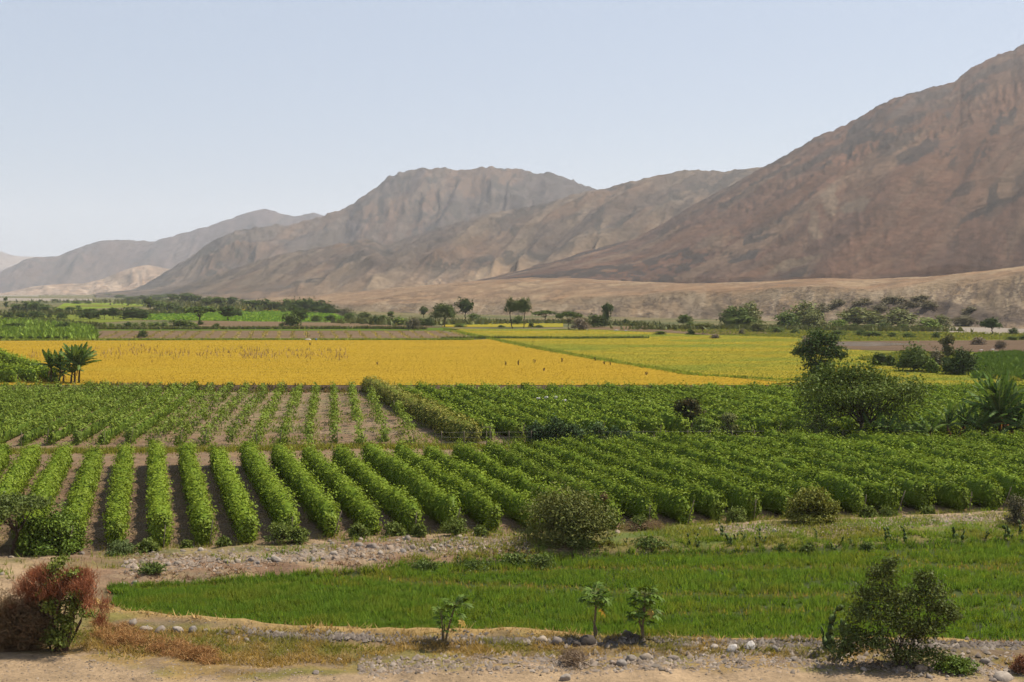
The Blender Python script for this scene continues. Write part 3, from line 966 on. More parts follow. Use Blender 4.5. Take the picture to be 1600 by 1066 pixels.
# yellowing rows of stubble in the striped fallow field
for i in range(26):
    a = 175 + i * 22
    strip_line("stubble_row", [(a + (a - 400) * -.06, 518), (a + (a - 400) * .045 - 6, 530.5)], 90, .35, .5, .5, [(.36, .27, .12), (.28, .24, .08)], M_GRASS, g)
# dry maize stalks left standing in the yellow field
ps = np.concatenate([ground(g.uniform(135, 420, 300), 552 + g.normal(0, 4.5, 300)), ground(g.uniform(380, 545, 230), 555 + g.choice([-6, 0, 5], 230) + g.normal(0, 1.5, 230)), ground(g.uniform(45, 66, 18), 556 + g.normal(0, 3, 18)), ground(g.uniform(185, 230, 20), 541 + g.normal(0, 1, 20))])[:, :2]
V, T = blades(with_ground(ps), .85 * g.uniform(.7, 1.3, len(ps)), .22, g, .22)
tag(link("dry_maize_stalks", np_mesh("stalks", V, [T], fcol=pal(len(ps), [(.36, .25, .10), (.44, .31, .12), (.27, .18, .08)], g), mats=[M_DRY])), kind="stuff")

# ------------------------------------------------------------------ rice and grass in the foreground
nt_ = 28000
tx = g.uniform(-26, 42, nt_)
yf, yb = y_front(tx), y_back(tx)
ty = yf + 0.15 + (yb - yf - .25) * g.random(nt_)
n = nt_ * 9
x = np.repeat(tx, 9) + g.normal(0, .075, n)
y = np.repeat(ty, 9) + g.normal(0, .075, n)
tuft_h = np.repeat(g.uniform(.7, 1.25, nt_), 9)
tuft_c = np.repeat(g.uniform(.72, 1.22, nt_), 9)
yf, yb = y_front(x), y_back(x)
px, py = project(np.stack([x, y, gz(x, y)], -1))
lines = [([520, 600, 640, 700, 860, 1040, 1200, 1600, 1900], [903, 906, 910, 914, 924, 931, 932, 932, 930], 4.0),
         ([1390, 1440, 1500, 1600, 1900], [868, 882, 891, 896, 900], 3.6),
         ([700, 900, 1100, 1350, 1600], [898, 893, 890, 889, 886], 3.0),
         ([200, 480, 700, 900, 1050], [922, 915, 912, 921, 940], 1.8),
         ([1000, 1200, 1500, 1900], [962, 958, 955, 953], 2.8),
         ([900, 1100, 1350, 1500], [872, 868, 864, 862], 1.6)]
bd = np.zeros(n)
for lx, ly, wd in lines:
    inr = (px > lx[0]) & (px < lx[-1])
    bd = np.maximum(bd, np.where(inr, np.exp(-((py - np.interp(px, lx, ly) + 5 * (fbm(px * .02, 0 * px, 31, 3) - .5)) / wd) ** 2), 0))
k1 = fbm(x * .25, y * .9, 33, 4)
k2 = fbm(x * 1.1, y * 2.2, 34, 3)
thin = smooth(.60, .74, fbm(x * .5, y * 1.3, 35, 4))
edge = np.minimum(smooth(0, .8, y - yf), 1)
keep = (g.random(n) > .72 * bd) & (g.random(n) > .75 * thin) & (px > 150 + 60 * fbm(x * .8, y * .8, 36)) & (np.abs(px - 800) < 1050)
P = np.stack([x, y, gz(x, y) - .02], -1)[keep]
nn = len(P)
h = tuft_h[keep] * (.22 + .17 * k1[keep]) * (1 - .35 * bd[keep]) * (.55 + .45 * edge[keep]) * g.uniform(.75, 1.25, nn)
V, T = blades(P, h, .06 * g.uniform(.7, 1.3, nn), g, .28)
c = pal(nn, [(.125, .212, .028), (.090, .172, .021), (.165, .238, .036)], g, .14) * tuft_c[keep][:, None]
c = mix(c, pal(nn, [(.20, .215, .028), (.26, .225, .045)], g), np.clip(.9 * bd[keep] + .45 * smooth(.52, .68, k2[keep]) + .5 * smooth(.6, .72, k1[keep]), 0, 1) * .62)
c = mix(c, pal(nn, [(.36, .25, .10), (.28, .2, .07)], g), (bd[keep] > .45) * (g.random(nn) < .22))
tag(link("rice_crop", np_mesh("rice", V, [T], fcol=c, mats=[M_GRASS])), kind="stuff")


def grass_zone(name, n, x0, x1, y0, y1, dens, h, w, cols, cols2=None, mat=None, seed=0, lean=.45):
    gg = np.random.default_rng(200 + seed)
    px_ = gg.uniform(x0, x1, n)
    py_ = gg.uniform(y0, y1, n)
    P = ground(px_, py_)
    k = dens(P[:, 0], P[:, 1], px_, py_) > gg.random(n)
    P = P[k]
    P[:, 2] = gz(P[:, 0], P[:, 1]) - .02
    m = len(P)
    V, T = blades(P, h * gg.uniform(.5, 1.4, m), w * gg.uniform(.7, 1.3, m), gg, lean)
    c = pal(m, cols, gg)
    if cols2:
        c = mix(c, pal(m, cols2, gg), smooth(.45, .6, fbm(P[:, 0] * .5, P[:, 1] * .5, 210 + seed, 3)))
    return tag(link(name, np_mesh(name, V, [T], fcol=c, mats=[mat or M_GRASS])), kind="stuff")


DRYC = [(.44, .30, .12), (.34, .23, .09), (.25, .19, .06)]
OLV = [(.20, .20, .04), (.26, .22, .06), (.15, .17, .03)]
# pale straw fringe in front of the paddy
grass_zone("straw_grass", 50000, -340, 1960, 936, 1006, lambda x, y, u, v: np.exp(-((y - y_front(x) + .35) / .42) ** 2) * (.35 + .65 * smooth(.35, .55, fbm(x * .5, y * .5, 220))) * (u > 140), .2, .05, [(.55, .36, .16), (.46, .31, .12), (.36, .27, .09)], None, M_DRY, 1, .8)
# dry and olive grass between the dike and the track
grass_zone("dry_grass", 80000, -340, 1960, 985, 1060, lambda x, y, u, v: (y < y_front(x) - .7) * smooth(.37, .52, fbm(x * .32, y * .6, 230)) * (1 - smooth(-16, 4, v - np.interp(u, [-400, 0, 130, 280, 420, 520, 660, 800, 950, 1200, 1400, 1600, 2000], [1000, 1005, 1030, 1066, 1066, 1058, 1046, 1036, 1036, 1040, 1046, 1056, 1066]) + 10)) * (.25 + .75 * smooth(0, .5, np.abs(y - y_front(x) + 1.75))), .20, .045, OLV, DRYC, M_GRASS, 2, .6)
# grass on the bank behind the paddy
grass_zone("bank_grass", 130000, -140, 1960, 790, 905, lambda x, y, u, v: (y > y_back(x) - .3) * (y < y_vine(x) + .4) * (1 - .85 * np.exp(-((y - y_vine(x) + 1.3) / 1.0) ** 2) * smooth(1090, 1200, u)) * np.clip(smooth(560, 1050, u) * smooth(.28, .50, fbm(x * .3, y * .3, 240)) + .45 * smooth(.56, .66, fbm(x * .6, y * .6, 241)) + .8 * np.exp(-((y - y_back(x)) / .5) ** 2) * smooth(560, 640, u), 0, 1), .26, .055, [(.19, .205, .035), (.25, .23, .055), (.14, .18, .03)], [(.13, .20, .025), (.17, .23, .03)], M_GRASS, 3, .5)
grass_zone("brown_litter", 16000, 180, 960, 825, 908, lambda x, y, u, v: (y > y_back(x) - .2) * (y < y_vine(x) + .2) * (np.exp(-((y - y_back(x) - .3) / .6) ** 2) * smooth(.4, .55, fbm(x * .6, y * .8, 250)) + .5 * smooth(.56, .64, fbm(x * .5, y * .7, 251))), .16, .07, [(.24, .14, .08), (.32, .20, .11), (.17, .10, .07)], None, M_DRY, 4, 1.1)
grass_zone("row_end_weeds", 16000, 150, 1640, 790, 866, lambda x, y, u, v: np.exp(-((y - y_vine(x) - .25) / .45) ** 2) * smooth(.40, .58, fbm(x * .5, y * .3, 260)), .35, .07, [(.20, .20, .05), (.12, .17, .03), (.33, .25, .08)], None, M_GRASS, 5, .5)
grass_zone("furrow_weeds", 22000, -20, 900, 705, 860, lambda x, y, u, v: (y > y_vine(x)) * smooth(.50, .62, fbm(x * .7, y * .4, 270)) * .7, .14, .07, [(.18, .18, .05), (.30, .23, .10), (.11, .15, .03)], None, M_GRASS, 6, .8)
grass_zone("young_row_weeds", 20000, 100, 720, 612, 700, lambda x, y, u, v: smooth(.45, .60, fbm(x * .5, y * .25, 280)) * .8, .28, .14, [(.16, .21, .035), (.24, .22, .06), (.11, .17, .025)], None, M_GRASS, 7, .6)

# ------------------------------------------------------------------ vine rows
VG = [(.160, .220, .020), (.132, .190, .017), (.10, .155, .014), (.195, .242, .025)]
VG_YOUNG = [(.150, .205, .024), (.11, .165, .02), (.075, .12, .015), (.18, .22, .032)]
VG_PALE = [(.23, .225, .042), (.17, .19, .03), (.11, .14, .022), (.28, .23, .065)]


def row_mesh(L, h, w, n, leaf, cols, seed, lump=.22, pitch=1.35, core=.80, ragged=0.0, low=0.05, dome=.15, peak=.35):
    """Foliage of a trellised row that runs along +Y from 0 to L."""
    gg = np.random.default_rng(seed)
    geo = Geo()

    def prof(t, th):
        b = 1 + lump * (vnoise(t / pitch, t * 0 + 3.3, seed) - .5) * 2 + .5 * lump * (vnoise(t / pitch * 3, th * 2, seed + 1) - .5)
        b = b * (1 + .35 * dome - dome * (1 - np.abs(np.sin(np.pi * (t / pitch + 1.6 * vnoise(t / 3.0, t * 0 + 6, seed + 4)))) ** .8))
        ends = np.clip(np.minimum(t, L - t) / .5, 0, 1) ** .5 * .3 + .7
        cx, sx = np.cos(th), np.sin(th)
        e = .62 + .2 * peak
        xx = np.sign(cx) * np.abs(cx) ** e * w / 2 * b * ends
        zz = low + (h - low) * (.5 + .5 * np.sign(sx) * np.abs(sx) ** e) * (1 + .50 * (b - 1)) * (.93 + .14 * vnoise(t / 4.5, t * 0 + 8, seed + 2)) * ends ** .6
        zf = np.clip((zz - low) / (h - low), 0, 1)
        return xx * ((1 - peak) * (.74 + .34 * zf) + peak * (1.12 - .58 * zf ** 1.3)), zz, cx, sx

    nt = max(4, int(L / .55))
    tt = np.linspace(.12, L - .12, nt)
    ths = np.linspace(0, 2 * np.pi, 9)[:-1] + .2
    T_, H_ = np.meshgrid(tt, ths, indexing='ij')
    xx, zz, _, _ = prof(T_, H_)
    V = np.stack([xx * core, T_, low + (zz - low) * (core + .12)], -1).reshape(-1, 3)
    i, j = np.meshgrid(np.arange(nt - 1), np.arange(8), indexing='ij')
    k = (j + 1) % 8
    Q = np.stack([i * 8 + j, i * 8 + k, (i + 1) * 8 + k, (i + 1) * 8 + j], -1).reshape(-1, 4)
    if core > 0:
        geo.add(V, Q, col=np.asarray(cols[2]) * .9)
        c0 = V[:8].mean(0) - [0, .1, 0]
        c1 = V[-8:].mean(0) + [0, .1, 0]
        geo.add(np.concatenate([V[:8], [c0]]), None, [(a, (a + 1) % 8, 8) for a in range(8)], col=np.asarray(cols[2]) * .9)
        geo.add(np.concatenate([V[-8:], [c1]]), None, [(a, (a + 1) % 8, 8) for a in range(8)], col=np.asarray(cols[2]) * .9)
    # clumps of leaves over the surface: few clump centres, several leaves round each
    nc = max(8, n // 7)
    t = gg.uniform(0, L, nc)
    th = gg.uniform(-.75, np.pi + .75, nc)
    ne = max(4, int(nc * .035))
    t[:ne] = gg.uniform(-.05, .12, ne)
    t[ne:2 * ne] = L - gg.uniform(-.05, .12, ne)
    xx, zz, cx, sx = prof(t, th)
    endf = (np.arange(nc) < 2 * ne)
    sc = np.where(endf, gg.uniform(0, 1, nc) ** .5, gg.uniform(.80, 1.06, nc))
    shoot = (gg.random(nc) < .09) & ~endf & (sx > .3)
    sc = np.where(shoot, gg.uniform(1.12, 1.38, nc), sc)
    C = np.stack([xx * sc, t, np.where(endf, low + (zz - low) * sc, low + (zz - low) * np.where(sc > 1, 1 + (sc - 1) * .6, sc))], -1)
    Nn = np.stack([cx * 1.0, np.where(endf, np.where(t < L / 2, -1.2, 1.2), 0), sx * 1.0], -1)
    if ragged > 0:
        k = gg.random(nc) < ragged
        kk = smooth(.42, .6, fbm(t / 2.2, zz * .8, seed + 5, 3))
        ok = ~(k & (gg.random(nc) < kk + .2))
        C, Nn = C[ok], Nn[ok]
        nc = len(C)
    per = max(1, n // nc)
    Cl = np.repeat(C, per, 0) + gg.normal(0, leaf * .8, (nc * per, 3)) * [1, 1.1, .8]
    Nl = np.repeat(Nn, per, 0) * .8 + gg.normal(0, .30, (nc * per, 3)) + [0, 0, .12]
    Cl[:, 2] = np.maximum(Cl[:, 2], .02)
    plant = .82 + .40 * vnoise(C[:, 1] / 1.25, C[:, 1] * 0 + 5, seed + 11)
    base = np.repeat(pal(nc, cols, gg, .06) * plant[:, None], per, 0)
    col = base * .72 + pal(nc * per, cols, gg, .10) * .28
    V, Q = leaves(Cl, Nl, leaf * gg.uniform(.65, 1.35, nc * per), gg, .68, .2)
    geo.add(V, Q, col=col)
    return geo.mesh("vine_foliage", [M_LEAF])


def post_mesh(h, r, lean):
    geo = Geo()
    V, Q = tube([(0, 0, -.1), (lean * .5, -lean * .5, h * .5), (lean, -lean, h)], [r, r * .9, r * .8], 6)
    geo.add(V, Q, T=[(12, 13, 14), (12, 14, 15), (12, 15, 16), (12, 16, 17)], col=(.26, .21, .16))
    return geo.mesh("post", [M_BARK])


POSTS = [post_mesh(1.6, .035, .35), post_mesh(1.45, .03, -.2), post_mesh(1.35, .03, .1)]


def vine_row(p0, p1, h, w, dens, leaf, cols, seed, label, group, **kw):
    p0, p1 = np.asarray(p0, float), np.asarray(p1, float)
    d = p1 - p0
    L = float(np.linalg.norm(d))
    rot = math.atan2(-d[0], d[1])
    z = float(gz(p0[0], p0[1])) - .04
    t = thing("vine_row", label, "vine row", (p0[0], p0[1], z), rot, group)
    link("foliage", row_mesh(L, h, w, int(dens * L), leaf, cols, seed, **kw), t)
    if seed % 3 != 1:
        link("trellis_post", POSTS[seed % 3], t, (random.uniform(-.25, .25), -.35, 0), random.uniform(-.5, .5))
    link("trellis_post", POSTS[(seed + 1) % 3], t, (random.uniform(-.1, .1), L + .2, 0), random.uniform(2.5, 3.6))
    return t


# near block
slopeN = (230 - 800) / FPX
front0 = ground(182, 846)
y_ref = float(front0[1])
SPX = 2.44
k = 0
for k in range(-5, 42):
    xr = float(front0[0]) + SPX * k
    # where the row meets the front edge of the block
    yy = y_ref
    for _ in range(12):
        yy = float(y_vine(xr + slopeN * (yy - y_ref))) + .55
    yy += random.uniform(-.25, .35)
    pxm, _ = project(np.array([xr + slopeN * (yy - y_ref), yy, 0]))
    yback = float(np.interp(pxm, [0, 700, 1000, 1250, 1600], [102.5, 102.5, 104, 110, 112])) + random.uniform(-.4, .4)
    p0 = (xr + slopeN * (yy - y_ref), yy)
    p1 = (xr + slopeN * (yback - y_ref), yback)
    a, _ = project(np.array([p0[0], p0[1], .9]))
    b, _ = project(np.array([p1[0], p1[1], .9]))
    if b < -40 or b > 1660:
        continue
    dens = 360 if a < 1000 else (290 if a < 1250 else 215)
    lf_ = .155 if a < 1000 else (.165 if a < 1250 else .18)
    ht = 1.72 + .12 * math.sin(k * 1.7) + random.uniform(-.08, .08)
    vine_row(p0, p1, ht + .12, 1.14 + random.uniform(-.08, .1), dens, lf_, VG, 1000 + k,
             f"dense green vine row of the near vineyard, {ordinal(k + 6)} from the left", "vine rows of the near vineyard", lump=.26, pitch=1.2 if k < 10 else 1.45, dome=.16 if k < 8 else .28, peak=.3 if k < 6 else min(.75, .3 + .1 * (k - 5)))

# young, thin rows at left middle
slopeY = (520 - 800) / FPX
x0 = (521 - 800) / FPX * 172.0
HB = ground([575, 735], [612, 697])


def hedge_y_at(x):
    """Where the pale boundary row crosses x (going away it runs to the left)."""
    return float(np.interp(x, [HB[0][0], HB[1][0]], [HB[0][1], HB[1][1]]))


cnt = 0
for k in range(-27, 4):
    yA, yB_ = 116.0 + random.uniform(-.8, .8), 173.5 + random.uniform(-.6, .6)
    xa = x0 + 2.35 * k + slopeY * (yA - 172)
    if k > 1:
        # stop short of the boundary row
        while yB_ > yA + 6 and (x0 + 2.35 * k + slopeY * (yB_ - 172)) > np.interp(yB_, [HB[1][1], HB[0][1]], [HB[1][0], HB[0][0]]) - 1.6:
            yB_ -= 1
    xb = x0 + 2.35 * k + slopeY * (yB_ - 172)
    b, _ = project(np.array([xb, yB_, 1]))
    a, _ = project(np.array([xa, yA, 1]))
    if max(a, b) < -60:
        continue
    cnt += 1
    thin = k > -8
    vine_row((xa, yA), (xb, yB_), 1.75 + random.uniform(-.15, .1), .55 if thin else .66, (38 if k > -6 else 52) if thin else 72, .26, VG_YOUNG, 2000 + k,
             f"thin young vine row on bare soil behind the near vineyard, {ordinal(cnt)} from the left", "young vine rows of the middle left block",
             core=0 if thin else .5, ragged=.55 if thin else .5, lump=.3)

# pale yellowish boundary row
vine_row(HB[1][:2] + [0, .0], HB[0][:2], 2.1, 2.1, 190, .27, VG_PALE, 3001, "broad pale yellowish vine row bordering the young rows on their right", "vine rows of the middle right block", lump=.16, pitch=2.2)
# dense block behind the fence
xh = float(np.interp(119.0, [HB[1][1], HB[0][1]], [HB[1][0], HB[0][0]]))
slopeR = float((HB[0][0] - HB[1][0]) / (HB[0][1] - HB[1][1]))
cnt = 0
for k in range(1, 40):
    xr = xh + 2.75 * k
    yA, yB_ = 121 + random.uniform(-1, 1), 169 + random.uniform(-2.5, 1.5)
    if k <= 4:
        yA -= 2
    p0 = (xr + slopeR * (yA - 119), yA)
    p1 = (xr + slopeR * (yB_ - 119), yB_)
    b, _ = project(np.array([p1[0], p1[1], 1]))
    if b > 1680:
        continue
    cnt += 1
    vine_row(p0, p1, 1.85 + random.uniform(-.1, .1), 1.25, 95, .28, VG, 3100 + k,
             f"bushy green vine row behind the fence, {ordinal(cnt)} right of the pale boundary row", "vine rows of the middle right block", lump=.22, pitch=1.6, dome=.34, peak=.75)
# short rows at the left edge beyond the young block
for i, (a, b) in enumerate([((84, 603), (-40, 548)), ((54, 606), (-50, 571)), ((24, 607), (-60, 590))]):
    A, B = ground(*a), ground(*b)
    vine_row(A[:2], B[:2], 1.9, 1.25, 70, .36, VG, 3300 + i,
             ["rounded vine row nearest the yellow field at the left edge", "second rounded vine row left of the banana clump", "third rounded vine row left of the banana clump"][i], "vine rows left of the banana clump", lump=.2)


# ------------------------------------------------------------------ trees and shrubs
def crown_cloud(blobs, n, size, gg, cols, droop=.15, up=.3, clumps=11, spread=.30, aspect=.6):
    blobs = np.asarray(blobs, float)          # x y z rx ry rz
    wgt = (blobs[:, 3] * blobs[:, 5]) ** .9
    wgt /= wgt.sum()
    cc, cn, cr = [], [], []
    for b in blobs:
        d = unit(gg.normal(size=(clumps, 3)))
        d[:, 2] = np.where(d[:, 2] < -.35, -d[:, 2], d[:, 2])
        r = gg.uniform(.55, 1.0, (clumps, 1))
        cc.append(b[:3] + d * r * b[3:6])
        cn.append(d)
        cr.append(np.broadcast_to(b[3:6], (clumps, 3)))
    cc, cn, cr = np.concatenate(cc), np.concatenate(cn), np.concatenate(cr)
    shade = pal(len(cc), cols, gg, .10)
    pick = gg.choice(len(blobs), n, p=wgt) * clumps + gg.integers(0, clumps, n)
    C = cc[pick] + gg.normal(0, spread, (n, 3)) * cr[pick]
    Nn = cn[pick] * .7 + gg.normal(0, .6, (n, 3)) + [0, 0, up]
    C[:, 2] = np.maximum(C[:, 2], .01)
    col = shade[pick] * .6 + pal(n, cols, gg, .15) * .4
    V, Q = leaves(C, Nn, size * gg.uniform(.6, 1.4, n), gg, aspect, droop)
    return V, Q, col


def limb(a, b, gg, wob=.08, n=5):
    a, b = np.asarray(a, float), np.asarray(b, float)
    t = np.linspace(0, 1, n)[:, None]
    L = np.linalg.norm(b - a)
    p = a * (1 - t) + b * t + gg.normal(0, wob * L * .5, (n, 3)) * np.sin(np.pi * t)
    p[:, 2] += .12 * L * np.sin(np.pi * t[:, 0]) * (np.abs(b - a)[:2].sum() / (L + 1e-6))
    return p


def blobs_for(kind, gg):
    B = []
    seed_angle = gg.uniform(0, 1)
    if kind == 'round':
        for _ in range(11):
            a, r = gg.uniform(0, 6.28), gg.uniform(.05, .30)
            z = gg.uniform(.34, .82)
            s = gg.uniform(.14, .22)
            B.append((r * math.cos(a), r * math.sin(a), z, s, s, s * .85))
        B.append((0, 0, .62, .27, .27, .25))
        fork = .28
    elif kind == 'umbrella':
        for _ in range(12):
            a, r = gg.uniform(0, 6.28), gg.uniform(.08, .42)
            z = .84 - .5 * r * r * gg.uniform(.5, 2.0) - gg.uniform(0, .10)
            s = gg.uniform(.12, .19)
            B.append((r * math.cos(a), r * math.sin(a), z, s, s, s * .7))
        fork = .35
    elif kind == 'bush':
        for _ in range(13):
            a, r = gg.uniform(0, 6.28), gg.uniform(0.05, .36)
            z = gg.uniform(.14, .80 - .9 * r)
            s = gg.uniform(.15, .24)
            B.append((r * math.cos(a), r * math.sin(a), z, s, s, s * 1.0))
        for q in range(6):
            B.append((.3 * math.cos(q + seed_angle), .3 * math.sin(q + seed_angle), .14, .17, .17, .15))
        B.append((0, 0, .45, .3, .3, .35))
        fork = .08
    elif kind == 'tall':
        for _ in range(9):
            a, r = gg.uniform(0, 6.28), gg.uniform(0.0, .2)
            z = gg.uniform(.18, .88)
            s = gg.uniform(.12, .2)
            B.append((r * math.cos(a) * 1.4, r * math.sin(a) * 1.4, z, s * 1.5, s * 1.5, s * .7))
        fork = .15
    else:  # weeping crown on a bare trunk
        for _ in range(10):
            a, r = gg.uniform(0, 6.28), gg.uniform(0.08, .33)
            z = gg.uniform(.58, .88)
            s = gg.uniform(.14, .2)
            B.append((r * math.cos(a), r * math.sin(a), z, s * 1.1, s * 1.1, s * .75))
        fork = .5
    return B, fork


def tree_meshes(kind, seed, n, leaf, cols, trunk_r=.035, W=1.0, H=1.0, bark=(.13, .10, .075), lean=0.0, blobs=None, fork=None, sides=6, multi=1, droop=.15, spread=.30):
    """Trunk and crown meshes of a tree W wide and H high (metres), foot at the origin."""
    gg = np.random.default_rng(seed)
    if blobs is None:
        B, fk = blobs_for(kind, gg)
        fork = fk if fork is None else fork
    else:
        B = list(blobs)
        fork = .3 if fork is None else fork
    S = np.array([W, W, H])
    B = np.array([(b[0] * W, b[1] * W, b[2] * H, b[3] * W, b[4] * W, b[5] * H) for b in B])
    geo = Geo()
    r0 = trunk_r * H
    for s in range(multi):
        off = np.array([gg.normal(0, .03) * W, gg.normal(0, .03) * W, 0]) if multi > 1 else np.zeros(3)
        f = np.array([lean * W + off[0] * 2.5, off[1] * 2.5, fork * H])
        V, Q = tube(limb(off + [0, 0, -.05 * H], f, gg, .10), np.linspace(r0 * 1.2, r0 * .8, 5), sides + 1)
        geo.add(V, Q, col=bark)
        for b in B[s::multi]:
            V, Q = tube(limb(f, b[:3] + [0, 0, b[5] * .25], gg, .16), np.linspace(r0 * .55, r0 * .12, 5), max(4, sides - 2))
            geo.add(V, Q, col=bark)
    tm = geo.mesh("trunk", [M_BARK], True)
    V, Q, c = crown_cloud(B, n, leaf, gg, cols, droop, spread=spread)
    geo = Geo()
    geo.add(V, Q, col=c)
    return tm, geo.mesh("crown", [M_LEAF])


def plant(name, label, cat, px, py, tm, cm, group=None, rotz=0.0, scale=None):
    p = G(px, py)
    t = thing(name, label, cat, p, rotz, group, scale)
    link("trunk", tm, t)
    link("crown", cm, t)
    return t


def px2m(p):
    """Metres per photograph pixel at a ground point."""
    return p.y / FPX


C_DARK = [(.050, .085, .020), (.034, .060, .016), (.075, .105, .025)]
C_MID = [(.080, .120, .026), (.055, .090, .02), (.11, .14, .03)]
C_LIGHT = [(.14, .20, .035), (.10, .16, .028), (.17, .21, .045)]
C_PALE = [(.15, .17, .06), (.12, .14, .05), (.19, .19, .07)]
C_GREY = [(.165, .15, .095), (.13, .12, .075), (.19, .165, .105)]
C_BROWN = [(.17, .135, .10), (.13, .10, .075), (.21, .17, .125)]
TONE = {'d': C_DARK, 'm': C_MID, 'l': C_LIGHT, 'p': C_PALE, 'g': C_GREY, 'b': C_BROWN}
TONEWORD = {'d': 'dark', 'm': 'green', 'l': 'bright green', 'p': 'pale', 'g': 'greyish', 'b': 'brownish'}
KINDWORD = {'round': 'rounded tree', 'umbrella': 'flat-topped tree', 'bush': 'bushy shrub', 'tall': 'slender tree', 'weep': 'bare-trunked tree'}
FAR = {}


def far_variant(kind, tone, v):
    key = (kind, tone, v)
    if key not in FAR:
        FAR[key] = tree_meshes(kind, abs(hash_str(kind + tone)) % 1000 + v * 77, 1100, .095, TONE[tone], trunk_r=.022 if kind != 'bush' else .012, sides=5)
    return FAR[key]


def hash_str(s):
    h = 7
    for ch in s:
        h = (h * 31 + ord(ch)) % 100003
    return h


